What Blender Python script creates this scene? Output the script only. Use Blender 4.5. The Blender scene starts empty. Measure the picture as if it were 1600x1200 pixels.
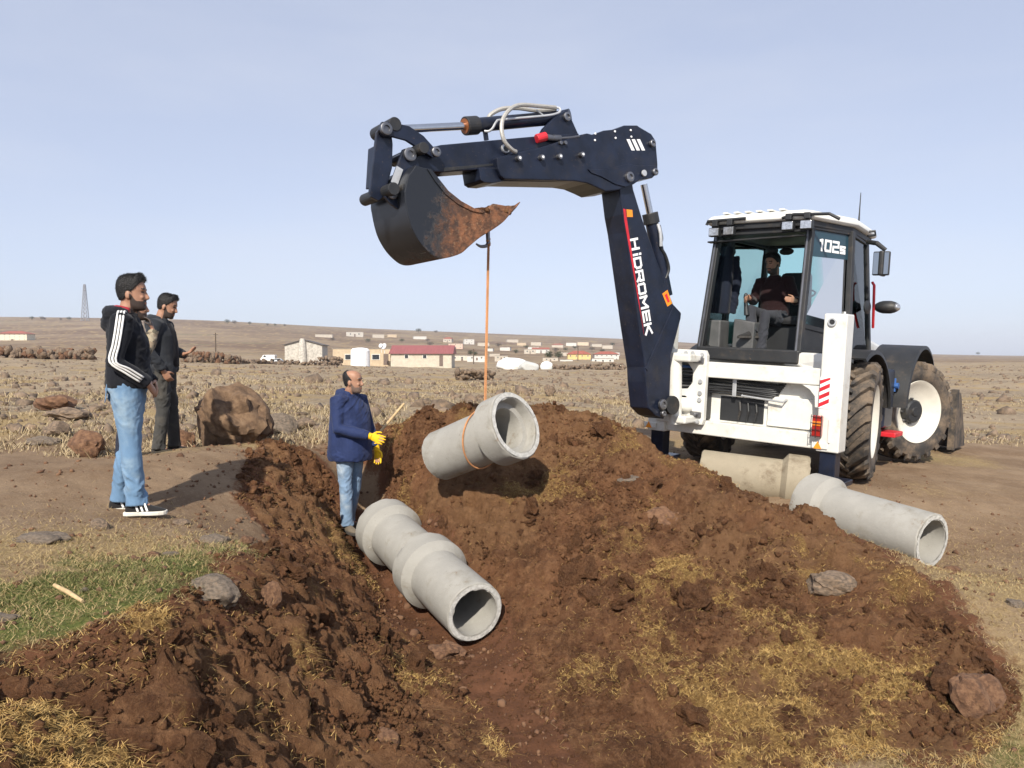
import bpy, bmesh, math, random
import numpy as np
from mathutils import Vector, Matrix
random.seed(5); RNG = np.random.default_rng(5)
SC = bpy.context.scene
COL = SC.collection
# ------------------------------------------------------------------ camera, sky, sun, exposure
PITCH = math.radians(2.0)
cam = bpy.data.cameras.new('camera'); cam.sensor_width = 36; cam.lens = 27.0; cam.clip_start = .05; cam.clip_end = 9000
camo = bpy.data.objects.new('camera', cam); COL.objects.link(camo)
camo.location = (0, 0, 1.5); camo.rotation_euler = (math.radians(90) - PITCH, 0, 0); SC.camera = camo
SUN_AZ, SUN_EL = math.radians(191), math.radians(37)       # where the sun stands (clockwise from +Y): behind the camera, a little left
w = bpy.data.worlds.new('World'); SC.world = w; w.use_nodes = True
nt = w.node_tree; nt.nodes.clear()
sky = nt.nodes.new('ShaderNodeTexSky'); sky.sky_type = 'NISHITA'; sky.sun_disc = False
sky.sun_elevation = SUN_EL; sky.sun_rotation = SUN_AZ; sky.altitude = 1200; sky.air_density = 1.0; sky.dust_density = 2.0; sky.ozone_density = 2.0
bg = nt.nodes.new('ShaderNodeBackground'); bg.inputs[1].default_value = .12
hs = nt.nodes.new('ShaderNodeHueSaturation'); hs.inputs['Saturation'].default_value = .6
wo = nt.nodes.new('ShaderNodeOutputWorld')
mx = nt.nodes.new('ShaderNodeMix'); mx.data_type = 'RGBA'; mx.inputs[0].default_value = .62; mx.inputs[7].default_value = (3.10, 3.50, 4.70, 1)    # thin even high haze over the blue
nt.links.new(sky.outputs[0], hs.inputs['Color']); nt.links.new(hs.outputs[0], mx.inputs[6]); tcw = nt.nodes.new('ShaderNodeTexCoord'); mpw = nt.nodes.new('ShaderNodeMapping'); mpw.inputs['Scale'].default_value = (1.2, 1.2, 5); nzw = nt.nodes.new('ShaderNodeTexNoise'); nzw.inputs['Scale'].default_value = 1.6; nzw.inputs['Detail'].default_value = 7; nzw.inputs['Roughness'].default_value = .55
mrw = nt.nodes.new('ShaderNodeMapRange'); mrw.inputs[1].default_value = .42; mrw.inputs[2].default_value = .75; mrw.inputs[3].default_value = 0; mrw.inputs[4].default_value = .30; mx2 = nt.nodes.new('ShaderNodeMix'); mx2.data_type = 'RGBA'; mx2.inputs[7].default_value = (4.5, 4.7, 5.2, 1)    # faint high cloud veil
nt.links.new(tcw.outputs['Generated'], mpw.inputs[0]); nt.links.new(mpw.outputs[0], nzw.inputs['Vector']); nt.links.new(nzw.outputs[0], mrw.inputs[0]); nt.links.new(mrw.outputs[0], mx2.inputs[0]); nt.links.new(mx.outputs[2], mx2.inputs[6]); nt.links.new(mx2.outputs[2], bg.inputs[0]); nt.links.new(bg.outputs[0], wo.inputs[0])
sl = bpy.data.lights.new('sun', 'SUN'); sl.energy = 4.3; sl.angle = math.radians(.9); sl.color = (1, .93, .82)
so = bpy.data.objects.new('sun', sl); COL.objects.link(so)
sd = Vector((math.sin(SUN_AZ)*math.cos(SUN_EL), math.cos(SUN_AZ)*math.cos(SUN_EL), math.sin(SUN_EL)))
so.rotation_euler = sd.to_track_quat('Z', 'Y').to_euler()
SC.view_settings.view_transform = 'Standard'; SC.view_settings.look = 'None'; SC.view_settings.exposure = .55; SC.view_settings.gamma = 1
SC.view_settings.use_curve_mapping = False

# ------------------------------------------------------------------ geometry helpers
A = np.array
CAMP = A([0, 0, 1.5])
def ray(px, py):
    dx = (px-800)/1200; dy = (600-py)/1200
    d = A([dx, math.cos(PITCH)+dy*math.sin(PITCH), -math.sin(PITCH)+dy*math.cos(PITCH)])
    return d/d[1]
def at(px, py, Y): return CAMP + ray(px, py)*Y
def nrm(v): v = A(v, float); return v/(np.linalg.norm(v)+1e-12)

def hash2(ix, iy, seed):
    h = (ix.astype(np.int64)*374761393 + iy.astype(np.int64)*668265263 + seed*1442695041) & 0xFFFFFFFF
    h = ((h ^ (h >> 13))*1274126177) & 0xFFFFFFFF
    return ((h ^ (h >> 16)) & 0xFFFFFF)/float(0xFFFFFF)
def vnoise(x, y, seed=0):
    xi = np.floor(x); yi = np.floor(y); fx = x-xi; fy = y-yi
    u = fx*fx*(3-2*fx); v = fy*fy*(3-2*fy)
    a = hash2(xi, yi, seed); b = hash2(xi+1, yi, seed); c = hash2(xi, yi+1, seed); d = hash2(xi+1, yi+1, seed)
    return (a*(1-u)+b*u)*(1-v)+(c*(1-u)+d*u)*v - .5
def fbm(x, y, oct=4, seed=0, gain=.5):
    s = 0; a = 1; x = np.asarray(x, float); y = np.asarray(y, float)
    for i in range(oct):
        s = s+a*vnoise(x*(2.03**i)+i*17.3, y*(2.03**i)-i*9.1, seed+i*7); a *= gain
    return s
def worley(x, y, seed=0):
    x = np.asarray(x, float); y = np.asarray(y, float)
    xi = np.floor(x); yi = np.floor(y); d1 = np.full(x.shape, 9.); d2 = np.full(x.shape, 9.); cid = np.zeros(x.shape)
    for ox in (-1, 0, 1):
        for oy in (-1, 0, 1):
            cx = xi+ox; cy = yi+oy
            d = np.hypot(cx+hash2(cx, cy, seed)-x, cy+hash2(cx, cy, seed+5)-y)
            m = d < d1
            d2 = np.where(m, d1, np.minimum(d2, d)); cid = np.where(m, hash2(cx, cy, seed+9), cid); d1 = np.where(m, d, d1)
    return d1, d2, cid

class MB:
    def __init__(s): s.v = []; s.f = []
    def add(s, vs, fs):
        n = len(s.v); s.v += [tuple(map(float, q)) for q in vs]; s.f += [tuple(i+n for i in f) for f in fs]; return s
    def box(s, x0, x1, y0, y1, z0, z1, M=None):
        vs = [(x0,y0,z0),(x1,y0,z0),(x1,y1,z0),(x0,y1,z0),(x0,y0,z1),(x1,y0,z1),(x1,y1,z1),(x0,y1,z1)]
        if M is not None: vs = [tuple(M @ Vector(q)) for q in vs]
        return s.add(vs, [(0,3,2,1),(4,5,6,7),(0,1,5,4),(1,2,6,5),(2,3,7,6),(3,0,4,7)])
    def hexa(s, p):      # eight corners: bottom ring then top ring
        return s.add(p, [(0,3,2,1),(4,5,6,7),(0,1,5,4),(1,2,6,5),(2,3,7,6),(3,0,4,7)])
    def bar(s, a, b, wx, wz, up=(0,0,1)):
        a = A(a, float); b = A(b, float); d = nrm(b-a); u = A(up, float)
        if abs(d@nrm(u)) > .95: u = A([1., 0, 0])
        x = nrm(np.cross(d, u)); z = np.cross(x, d); x = x*wx/2; z = z*wz/2
        return s.hexa([a-x-z, a+x-z, a+x+z, a-x+z, b-x-z, b+x-z, b+x+z, b-x+z])
    def prism(s, poly, vec):
        n = len(poly); vec = A(vec, float); p = [A(q, float) for q in poly]
        vs = p+[q+vec for q in p]
        return s.add(vs, [tuple(range(n)), tuple(range(2*n-1, n-1, -1))]+[((i+1) % n, i, n+i, n+(i+1) % n) for i in range(n)])
    def loft(s, rings, cap=True):
        n = len(rings[0]); vs = []; fs = []
        for r in rings: vs += list(r)
        for k in range(len(rings)-1):
            for i in range(n):
                j = (i+1) % n; fs.append((k*n+i, k*n+j, (k+1)*n+j, (k+1)*n+i))
        if cap: fs.append(tuple(range(n-1, -1, -1))); fs.append(tuple((len(rings)-1)*n+i for i in range(n)))
        return s.add(vs, fs)
    def tube(s, pts, r, n=10, sm=0, cap=True, flat=None):
        P = [A(p, float) for p in pts]; R = list(r) if hasattr(r, '__len__') else [r]*len(P)
        if sm:
            Q = []; S = []
            for i in range(len(P)-1):
                p0 = P[max(i-1, 0)]; p1 = P[i]; p2 = P[i+1]; p3 = P[min(i+2, len(P)-1)]
                for k in range(sm):
                    t = k/sm
                    Q.append(.5*((2*p1)+(p2-p0)*t+(2*p0-5*p1+4*p2-p3)*t*t+(3*p1-p0-3*p2+p3)*t**3)); S.append(R[i]*(1-t)+R[i+1]*t)
            P = Q+[P[-1]]; R = S+[R[-1]]
        T = [nrm(P[min(i+1, len(P)-1)]-P[max(i-1, 0)]) for i in range(len(P))]
        u = A([0, 0, 1.]) if abs(T[0][2]) < .9 else A([1., 0, 0])
        x = nrm(np.cross(T[0], u)); rings = []
        for p, t, rr in zip(P, T, R):
            x = nrm(x-t*(x@t)); y = np.cross(t, x)
            fx, fy = flat if flat else (1, 1)
            rings.append([p+rr*(fx*math.cos(a)*x+fy*math.sin(a)*y) for a in [2*math.pi*i/n for i in range(n)]])
        return s.loft(rings, cap)
    def cyl(s, a, b, r, n=16, r2=None): return s.tube([a, b], [r, r if r2 is None else r2], n)
    def lathe(s, prof, c, ax, n=40, closed=False):
        c = A(c, float); ax = nrm(ax); u = A([0, 0, 1.]) if abs(ax[2]) < .9 else A([1., 0, 0])
        x = nrm(np.cross(ax, u)); y = np.cross(ax, x); rings = []
        for h, r in prof:
            rings.append([c+ax*h+r*(math.cos(t)*x+math.sin(t)*y) for t in [2*math.pi*i/n for i in range(n)]])
        if closed: rings.append(rings[0])
        return s.loft(rings, not closed)
    def ell(s, c, r, n=14, m=9, R=None):
        rings = []
        for k in range(1, m):
            ph = math.pi*k/m
            q = [A([r[0]*math.sin(ph)*math.cos(t), r[1]*math.sin(ph)*math.sin(t), -r[2]*math.cos(ph)]) for t in [2*math.pi*i/n for i in range(n)]]
            rings.append([A(c)+(R@a if R is not None else a) for a in q])
        return s.loft(rings)
    def mesh(s, name):
        me = bpy.data.meshes.new(name); me.from_pydata(s.v, [], s.f); me.update(); return me
    def obj(s, name, m, parent=None, smooth=False, bevel=0, seg=2, **kw):
        return mkobj(name, fixn(s.mesh(name)), m, parent, smooth, bevel, seg, **kw)
def fixn(me):
    bm = bmesh.new(); bm.from_mesh(me); bmesh.ops.recalc_face_normals(bm, faces=bm.faces); bm.to_mesh(me); bm.free(); return me
def mkobj(name, me, m, parent=None, smooth=False, bevel=0, seg=2, label=None, cat=None, group=None, kind=None):
    o = bpy.data.objects.new(name, me); COL.objects.link(o)
    if m is not None and hasattr(me, 'materials'): me.materials.append(m)
    if parent is not None: o.parent = parent
    if smooth:
        me.polygons.foreach_set('use_smooth', [True]*len(me.polygons))
        if smooth != 'all' and hasattr(me, 'set_sharp_from_angle'): me.set_sharp_from_angle(angle=math.radians(38))
    if bevel:
        b = o.modifiers.new('bevel', 'BEVEL'); b.width = bevel; b.segments = seg; b.limit_method = 'ANGLE'; b.angle_limit = math.radians(35)
    return tag(o, label, cat, group, kind)
def tag(o, label=None, cat=None, group=None, kind=None):
    if label: o['label'] = label
    if cat: o['category'] = cat
    if group: o['group'] = group
    if kind: o['kind'] = kind
    return o
def empty(name, loc, label=None, cat=None, group=None, rz=0):
    o = bpy.data.objects.new(name, None); COL.objects.link(o); o.location = loc; o.rotation_euler = (0, 0, rz); o.empty_display_size = .2
    return tag(o, label, cat, group)
def npmesh(name, V, F):
    V = np.asarray(V, np.float32); F = np.asarray(F, np.int32); k = F.shape[1]
    me = bpy.data.meshes.new(name); me.vertices.add(len(V)); me.vertices.foreach_set('co', V.ravel())
    me.loops.add(F.size); me.loops.foreach_set('vertex_index', F.ravel()); me.polygons.add(len(F))
    me.polygons.foreach_set('loop_start', np.arange(0, F.size, k, dtype=np.int32))
    me.update(calc_edges=True); me.validate(); return me
def setattr_color(me, name, arr):
    a = me.color_attributes.new(name, 'FLOAT_COLOR', 'POINT'); a.data.foreach_set('color', np.asarray(arr, np.float32).ravel())

# ------------------------------------------------------------------ materials
def newmat(name):
    m = bpy.data.materials.new(name); m.use_nodes = True; t = m.node_tree
    return m, t, t.nodes['Principled BSDF']
def N(t, typ, **kw):
    n = t.nodes.new(typ)
    for k, v in kw.items():
        if k in n.inputs: n.inputs[k].default_value = v
        else: setattr(n, k, v)
    return n
def rgb(c): return (c[0], c[1], c[2], 1)
def mixc(t, fac, a, b):
    n = t.nodes.new('ShaderNodeMix'); n.data_type = 'RGBA'
    for s, v in ((n.inputs[0], fac), (n.inputs[6], a), (n.inputs[7], b)):
        if hasattr(v, 'is_linked'): t.links.new(v, s)
        else: s.default_value = v if not isinstance(v, tuple) else rgb(v)
    return n.outputs[2]
def ramp(t, src, lo, hi):
    n = t.nodes.new('ShaderNodeMapRange'); n.interpolation_type = 'SMOOTHSTEP'
    n.inputs[1].default_value = lo; n.inputs[2].default_value = hi; t.links.new(src, n.inputs[0]); return n.outputs[0]
def noise(t, scale, detail=4, rough=.6, coord='Object', stretch=None):
    tc = N(t, 'ShaderNodeTexCoord'); n = N(t, 'ShaderNodeTexNoise', Scale=scale, Detail=detail, Roughness=rough)
    if stretch:
        mp = N(t, 'ShaderNodeMapping'); mp.inputs['Scale'].default_value = stretch; t.links.new(tc.outputs[coord], mp.inputs[0]); t.links.new(mp.outputs[0], n.inputs['Vector'])
    else: t.links.new(tc.outputs[coord], n.inputs['Vector'])
    return n.outputs[0]
def bump(t, p, src, strength=.3, dist=.01):
    b = N(t, 'ShaderNodeBump', Strength=strength, Distance=dist); t.links.new(src, b.inputs['Height']); t.links.new(b.outputs[0], p.inputs['Normal'])
def pmat(name, c, rough=.6, metal=0, var=.18, scale=6, bmp=0, bscale=60, dirt=None, dirtamt=(.5, .75), coat=0, spec=None, stretch=None):
    m, t, p = newmat(name)
    dk = tuple(x*(1-var) for x in c); lt = tuple(min(1, x*(1+var)) for x in c)
    col = mixc(t, ramp(t, noise(t, scale, 5, stretch=stretch), .3, .7), dk, lt)
    if dirt: col = mixc(t, ramp(t, noise(t, scale*.7+1.3, 8, .7), *dirtamt), col, dirt)
    if name in ('white_paint', 'black_paint', 'rim_white', 'black_plastic'): col = mixc(t, ramp(t, noise(t, 45, 6, .75), .62, .72), col, (.20, .13, .08))     # dried mud specks
    t.links.new(col, p.inputs['Base Color'])
    p.inputs['Roughness'].default_value = rough; p.inputs['Metallic'].default_value = metal
    if coat: p.inputs['Coat Weight'].default_value = coat
    if spec is not None: p.inputs['Specular IOR Level'].default_value = spec
    if bmp: bump(t, p, noise(t, bscale, 6, .65), bmp)
    return m
DUST = (.26, .17, .10)
M = dict(
    black=pmat('black_paint', (.009, .013, .027), .33, var=.3, dirt=(.032, .027, .024), dirtamt=(.5, .85), spec=.4),
    black2=pmat('black_plastic', (.018, .019, .021), .55, dirt=(.10, .075, .05), dirtamt=(.5, .9)),
    white=pmat('white_paint', (.68, .67, .62), .35, var=.05, dirt=(.42, .35, .26), dirtamt=(.52, .85), coat=.2),
    roofw=pmat('roof_white', (.7, .69, .64), .45, var=.04),
    steel=pmat('chrome_rod', (.62, .62, .62), .18, 1, var=.06),
    bolt=pmat('bolt_steel', (.22, .22, .23), .4, .9),
    hose=pmat('hose_rubber', (.02, .021, .023), .5), sleeve=pmat('hose_sleeve', (.42, .40, .36), .45, .3, var=.25, scale=120),
    bluehose=pmat('blue_hose', (.03, .10, .3), .5), red=pmat('red_paint', (.55, .02, .03), .4), orange=pmat('orange_sticker', (.85, .28, .02), .5, var=.08),
    copper=pmat('rust_ring', (.35, .12, .04), .5, .5), letter=pmat('white_lettering', (.85, .85, .85), .5, var=.02), plate=pmat('alloy_plate', (.5, .51, .52), .4, .4),
    lampglass=pmat('lamp_glass', (.5, .51, .53), .12, .7, var=.3, scale=40), taill=pmat('tail_lamp_red', (.35, .02, .015), .2, coat=.5), amber=pmat('amber_lens', (.75, .2, .02), .2, coat=.5),
    rubber=pmat('tyre_rubber', (.035, .032, .03), .85, dirt=(.17, .125, .085), dirtamt=(.38, .68), scale=4, bmp=.25, bscale=40),
    rim=pmat('rim_white', (.64, .61, .53), .45, var=.05, dirt=(.4, .3, .2), dirtamt=(.58, .85)),
    grey=pmat('cab_grey', (.085, .085, .085), .6), seat=pmat('seat_fabric', (.02, .02, .022), .85),
    rope=pmat('orange_rope', (.50, .235, .10), .85, bmp=.6, bscale=150), wood=pmat('shovel_wood', (.5, .36, .19), .7, stretch=(6, 6, .6)),
)
def concrete(name, c, stain):
    m, t, p = newmat(name)
    col = mixc(t, ramp(t, noise(t, 3, 6, .7), .3, .7), tuple(x*.86 for x in c), c)
    col = mixc(t, ramp(t, noise(t, 2.2, 8, .72), .50, .74), col, stain); col = mixc(t, ramp(t, noise(t, 13, 8, .8), .60, .70), col, tuple(x*1.25 for x in c))
    col = mixc(t, ramp(t, noise(t, 4.5, 9, .78), .60, .70), col, (.19, .115, .065))
    v = N(t, 'ShaderNodeTexVoronoi', Scale=38); tc = N(t, 'ShaderNodeTexCoord'); t.links.new(tc.outputs['Object'], v.inputs['Vector'])
    pits = ramp(t, v.outputs['Distance'], .16, .05)
    msk = ramp(t, noise(t, 9, 3), .5, .62)
    mm = N(t, 'ShaderNodeMath', operation='MULTIPLY'); t.links.new(pits, mm.inputs[0]); t.links.new(msk, mm.inputs[1])
    col = mixc(t, mm.outputs[0], col, tuple(x*.45 for x in c))
    t.links.new(col, p.inputs['Base Color']); p.inputs['Roughness'].default_value = .85
    bump(t, p, noise(t, 55, 7, .7), .35, .01)
    return m
M['conc'] = concrete('concrete', (.335, .322, .29), (.215, .195, .155)); M['concold'] = concrete('weathered_concrete', (.31, .265, .19), (.12, .085, .05))
M['chip'] = pmat('chipped_concrete', (.45, .44, .41), .9, var=.2, scale=30, bmp=.7, bscale=45)
def glassmat(name, tint, refl=.12):
    m = bpy.data.materials.new(name); m.use_nodes = True; t = m.node_tree; t.nodes.clear()
    o = N(t, 'ShaderNodeOutputMaterial'); mx = N(t, 'ShaderNodeMixShader'); tr = N(t, 'ShaderNodeBsdfTransparent'); gl = N(t, 'ShaderNodeBsdfGlossy', Roughness=.03)
    fr = N(t, 'ShaderNodeFresnel', IOR=1.22)
    tr.inputs[0].default_value = rgb(tint); t.links.new(fr.outputs[0], mx.inputs[0]); t.links.new(tr.outputs[0], mx.inputs[1]); t.links.new(gl.outputs[0], mx.inputs[2]); t.links.new(mx.outputs[0], o.inputs[0])
    return m
M['glass'] = glassmat('tinted_glass', (.72, .89, .87)); M['mirror'] = pmat('mirror_glass', (.35, .37, .4), .05, 1, var=.02)

SOIL = dict(light=(.345, .180, .088), mid=(.235, .110, .053), dark=(.100, .045, .023), tan=(.27, .185, .105), straw=(.42, .265, .10))
def soilmat(name, zone=True):
    m, t, p = newmat(name)
    n1 = noise(t, 1.6, 8, .7); n2 = noise(t, 9, 7, .75); n3 = noise(t, 45, 5, .7)
    col = mixc(t, ramp(t, n1, .35, .66), SOIL['dark'], SOIL['mid'])
    col = mixc(t, ramp(t, n2, .42, .72), col, SOIL['light'])
    col = mixc(t, ramp(t, n3, .55, .8), col, (.26, .135, .062)); col = mixc(t, ramp(t, noise(t, 120, 4, .8), .58, .72), col, (.07, .033, .018)); col = mixc(t, ramp(t, noise(t, 75, 5, .8), .60, .72), col, (.36, .21, .105))
    if zone:
        at_ = N(t, 'ShaderNodeAttribute', attribute_name='zone'); sp = N(t, 'ShaderNodeSeparateColor'); t.links.new(at_.outputs['Color'], sp.inputs[0])
        # R: straw litter, G: dry pale earth
        col = mixc(t, sp.outputs[1], col, mixc(t, ramp(t, n2, .3, .7), (.205, .105, .050), (.31, .172, .086)))
        nn = N(t, 'ShaderNodeMath', operation='ADD'); t.links.new(sp.outputs[0], nn.inputs[0]); t.links.new(noise(t, 26, 6, .8), nn.inputs[1])
        col = mixc(t, ramp(t, nn.outputs[0], .78, 1.15), col, mixc(t, ramp(t, n3, .35, .65), (.22, .125, .045), SOIL['straw']))
    t.links.new(col, p.inputs['Base Color']); p.inputs['Roughness'].default_value = .95; p.inputs['Specular IOR Level'].default_value = .15
    ad = N(t, 'ShaderNodeMath', operation='ADD'); t.links.new(noise(t, 70, 8, .8), ad.inputs[0]); t.links.new(noise(t, 22, 6, .7), ad.inputs[1])
    bump(t, p, ad.outputs[0], 1., .05)
    return m
M['soil'] = soilmat('excavated_soil'); M['clod'] = soilmat('soil_clod', False)
def groundmat():
    m, t, p = newmat('ground_earth')
    at_ = N(t, 'ShaderNodeAttribute', attribute_name='zone'); sp = N(t, 'ShaderNodeSeparateColor'); t.links.new(at_.outputs['Color'], sp.inputs[0])
    a2 = N(t, 'ShaderNodeAttribute', attribute_name='zone2'); sp2 = N(t, 'ShaderNodeSeparateColor'); t.links.new(a2.outputs['Color'], sp2.inputs[0])
    n1 = noise(t, .9, 8, .7); n2 = noise(t, 7, 7, .72); n3 = noise(t, 38, 5, .7); nf = noise(t, .11, 9, .75)
    earth = mixc(t, ramp(t, n1, .35, .68), (.185, .120, .072), (.29, .205, .13))
    earth = mixc(t, ramp(t, n3, .5, .75), earth, (.31, .225, .145))
    field = mixc(t, ramp(t, n2, .36, .62), (.155, .115, .078), (.34, .27, .185))
    field = mixc(t, ramp(t, nf, .42, .6), field, (.33, .255, .17))
    field = mixc(t, ramp(t, noise(t, 1.7, 9, .8), .54, .68), field, (.11, .078, .052))
    hill = mixc(t, ramp(t, noise(t, .012, 9, .65), .4, .62), (.155, .10, .062), (.26, .19, .12))
    hill = mixc(t, ramp(t, noise(t, .03, 6, .6, stretch=(.4, 1.6, 1)), .56, .68), hill, (.17, .145, .075))
    soil = mixc(t, ramp(t, n2, .35, .7), SOIL['dark'], (.155, .07, .037))
    straw = mixc(t, ramp(t, n3, .35, .65), (.26, .18, .09), (.38, .28, .14))
    green = mixc(t, ramp(t, n3, .35, .65), (.055, .075, .018), (.16, .17, .05))
    col = mixc(t, sp.outputs[2], earth, field); col = mixc(t, sp2.outputs[0], col, hill)
    for src, c, lo, hi in ((sp.outputs[1], straw, .75, 1.15), (sp2.outputs[1], green, .8, 1.2), (sp.outputs[0], soil, .8, 1.1)):
        nn = N(t, 'ShaderNodeMath', operation='ADD'); t.links.new(src, nn.inputs[0]); t.links.new(noise(t, 14, 7, .8), nn.inputs[1])
        col = mixc(t, ramp(t, nn.outputs[0], lo, hi), col, c)
    t.links.new(col, p.inputs['Base Color']); p.inputs['Roughness'].default_value = .95; p.inputs['Specular IOR Level'].default_value = .15
    ad = N(t, 'ShaderNodeMath', operation='ADD'); t.links.new(noise(t, 50, 8, .8), ad.inputs[0]); t.links.new(n2, ad.inputs[1])
    bump(t, p, ad.outputs[0], .7, .03)
    return m
M['ground'] = groundmat()
M['stone'] = pmat('basalt_stone', (.15, .108, .075), .9, var=.45, scale=5, dirt=(.24, .16, .095), dirtamt=(.45, .75), bmp=.7, bscale=18)
M['stoneb'] = pmat('earthy_boulder', (.125, .063, .034), .95, var=.35, scale=4, dirt=(.19, .105, .055), dirtamt=(.45, .7), bmp=1., bscale=9)
M['stoneg'] = pmat('grey_stone', (.135, .105, .078), .9, var=.4, scale=7, dirt=(.22, .15, .095), dirtamt=(.5, .75), bmp=.7, bscale=22)

# ------------------------------------------------------------------ terrain
class TPS:
    def __init__(s, P, z, lam=1e-3):
        P = A(P, float); n = len(P); s.P = P
        K = s.k(np.linalg.norm(P[:, None]-P[None], axis=2))+np.eye(n)*lam
        Q = np.c_[np.ones(n), P]; L = np.zeros((n+3, n+3)); L[:n, :n] = K; L[:n, n:] = Q; L[n:, :n] = Q.T
        s.c = np.linalg.solve(L, np.r_[A(z, float), 0, 0, 0])
    def k(s, r): return np.where(r > 0, r*r*np.log(r+1e-12), 0)
    def __call__(s, x, y):
        sh = np.shape(x); X = np.c_[np.ravel(x), np.ravel(y)]; out = np.empty(len(X)); n = len(s.P)
        for i in range(0, len(X), 20000):
            q = X[i:i+20000]; out[i:i+20000] = s.k(np.linalg.norm(q[:, None]-s.P[None], axis=2))@s.c[:n]+s.c[n]+q@s.c[n+1:]
        return out.reshape(sh)
near = [(-2.7,5.5,.37),(-3.8,8.3,.41),(-6,6,.5),(-6,11,.5),(-2.1,3.6,.33),(-3.5,3,.4),(-2.0,4.6,.31),(-2.4,9.5,.42),(-1.2,11,.38),(.5,12,.33),
        (4.2,9.2,.0),(2.5,10.7,.13),(5.7,10.9,-.02),(4,12.5,.08),(8,12,-.15),(7,9,-.22),(3.72,6.8,-.38),(3.0,7.6,-.32),(2.1,8.3,.03),(3.17,8.1,-.06),
        (4.6,6.8,-.4),(5.6,8.4,-.22),(6,5,-.5),(3,3.9,-.62),(2.6,3.3,-.66),(-3,1,.4),(0,0,-.1),(3,0,-.7),(-6,-3,.5),(6,-3,-.8),(0,2,-.5),(1.5,2,-.8),(9,5,-.6)]
pxp = [(640,668,9.0),(700,645,9.2),(780,640,9.2),(860,634,9.2),(930,652,9.0),(1000,690,8.6),(1090,738,8.0),(1170,768,7.5),(1240,793,7.0),(1330,848,6.3),(1420,922,5.6),(1500,1005,5.0),(1560,1105,4.4),
       (750,740,7.9),(900,720,8.2),(1000,780,7.3),(1100,850,6.6),(1200,900,6.1),(850,850,6.9),(950,900,6.3),(1050,1000,5.5),(1200,1000,5.3),(1350,1000,5.2),(1200,1150,4.5),(1400,1150,4.3),(1000,1150,4.65),
       (850,1100,5.15),(850,1190,4.5),(850,1000,5.75),(742,1010,6.2),(650,935,7.2),(600,885,8.0),(575,800,9.0),(640,770,8.3),(690,830,7.5),(600,706,9.3),(790,930,6.6),
       (500,800,7.6),(545,830,8.25),(440,745,7.4),(450,735,7.9),(520,870,6.8),(560,940,6.2),(480,920,5.2),(400,875,4.7),(560,1000,5.4),(640,1040,5.6),(300,925,3.95),(230,945,3.6),(100,1020,3.2),(300,1050,3.4),(450,1050,4.1),
       (600,1150,4.4),(450,1190,3.6),(200,1150,3.0),(0,1100,2.9),(0,1190,2.6),(300,1190,3.05),(700,1190,4.3),(520,740,8.6),(560,730,9.2)]
for px, py, Y in pxp: near.append(tuple(at(px, py, Y)))
near += [(1.0*x/1200*10.3, 10.3, z) for x, z in ((-100, .42), (60, .36), (200, .3))]+[(1.55, 9.7, .22)]
for Y in (13.5, 17):
    for x in (-12, -8, -4, 0, 4, 8, 12): near.append((x, Y, float(np.clip(.33-.05*x, -.25, .6))))
near = A(near); HN = TPS(near[:, :2], near[:, 2], 2e-3)
fp = []
for px in range(-300, 2000, 230):
    for Y in (10., 14., 18.): fp.append((px, None, Y, float(np.clip(.33-.05*(px-800)/1200*Y, -.25, .6))))
for px, py, Y in [(-300,560,60),(70,560,70),(330,568,90),(470,565,165),(650,573,150),(850,578,110),(950,578,110),(1250,585,80),(1550,600,45),(1900,600,45),(1300,566,260),(1550,566,250),(1900,566,250),
                  (-300,545,300),(0,545,300),(200,541,350),(400,546,350),(600,547,400),(800,552,400),(900,561,260),(1000,560,300),(600,532,650),(800,538,700),(900,542,700),(300,520,600),(0,520,600),(1200,556,600),(1500,560,700),
                  (-300,497,900),(0,498,900),(150,500,900),(300,502,900),(450,509,950),(540,514,1000),(640,518,1050),(750,522,1100),(900,527,1200),(1000,531,1300),(1150,540,1400),(1300,548,1500),(1600,556,1800),(1900,557,1800),
                  (-300,506,2000),(0,506,2000),(400,516,2200),(800,531,2400),(1100,546,2600),(1600,558,3500),(1900,559,3500)]: fp.append((px, py, Y, None))
FP = A([((p-800)/1200, math.log(Y)*.35) for p, _, Y, _ in fp]); FQ = A([((z-1.5)/Y if py is None else at(px, py, Y)[2]/Y-1.5/Y) for px, py, Y, z in fp])
HF = TPS(FP, FQ*100, 1e-4)
def Hs(x, y):        # smooth terrain height
    x = np.asarray(x, float); y = np.asarray(y, float)
    zn = HN(np.clip(x, -12, 12), np.clip(y, -3, 18)); yy = np.maximum(y, 9.)
    zf = 1.5+HF(np.clip(x/yy, -1.1, 1.1), np.log(yy)*.35)/100*yy
    t = np.clip((y-11.5)/4.5, 0, 1); t = t*t*(3-2*t)
    return zn*(1-t)+zf*t
def inpoly(x, y, poly):
    x = np.asarray(x); r = np.zeros(x.shape, bool); n = len(poly)
    for i in range(n):
        x0, y0 = poly[i]; x1, y1 = poly[(i+1) % n]
        c = ((y0 > y) != (y1 > y)) & (x < (x1-x0)*(y-y0)/(y1-y0+1e-12)+x0); r ^= c
    return r
def polydist(x, y, poly):   # signed distance to a ragged outline, inside positive
    return polydist0(x, y, poly)+.36*fbm(np.asarray(x)*1.7, np.asarray(y)*1.7, 4, 77)
def polydist0(x, y, poly):
    d = np.full(np.shape(x), 1e9); n = len(poly)
    for i in range(n):
        ax, ay = poly[i]; bx, by = poly[(i+1) % n]; dx, dy = bx-ax, by-ay
        t = np.clip(((x-ax)*dx+(y-ay)*dy)/(dx*dx+dy*dy+1e-12), 0, 1); d = np.minimum(d, np.hypot(x-ax-t*dx, y-ay-t*dy))
    return np.where(inpoly(x, y, poly), d, -d)
def pp(px, py, Y): q = at(px, py, Y); return (q[0], q[1])
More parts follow.
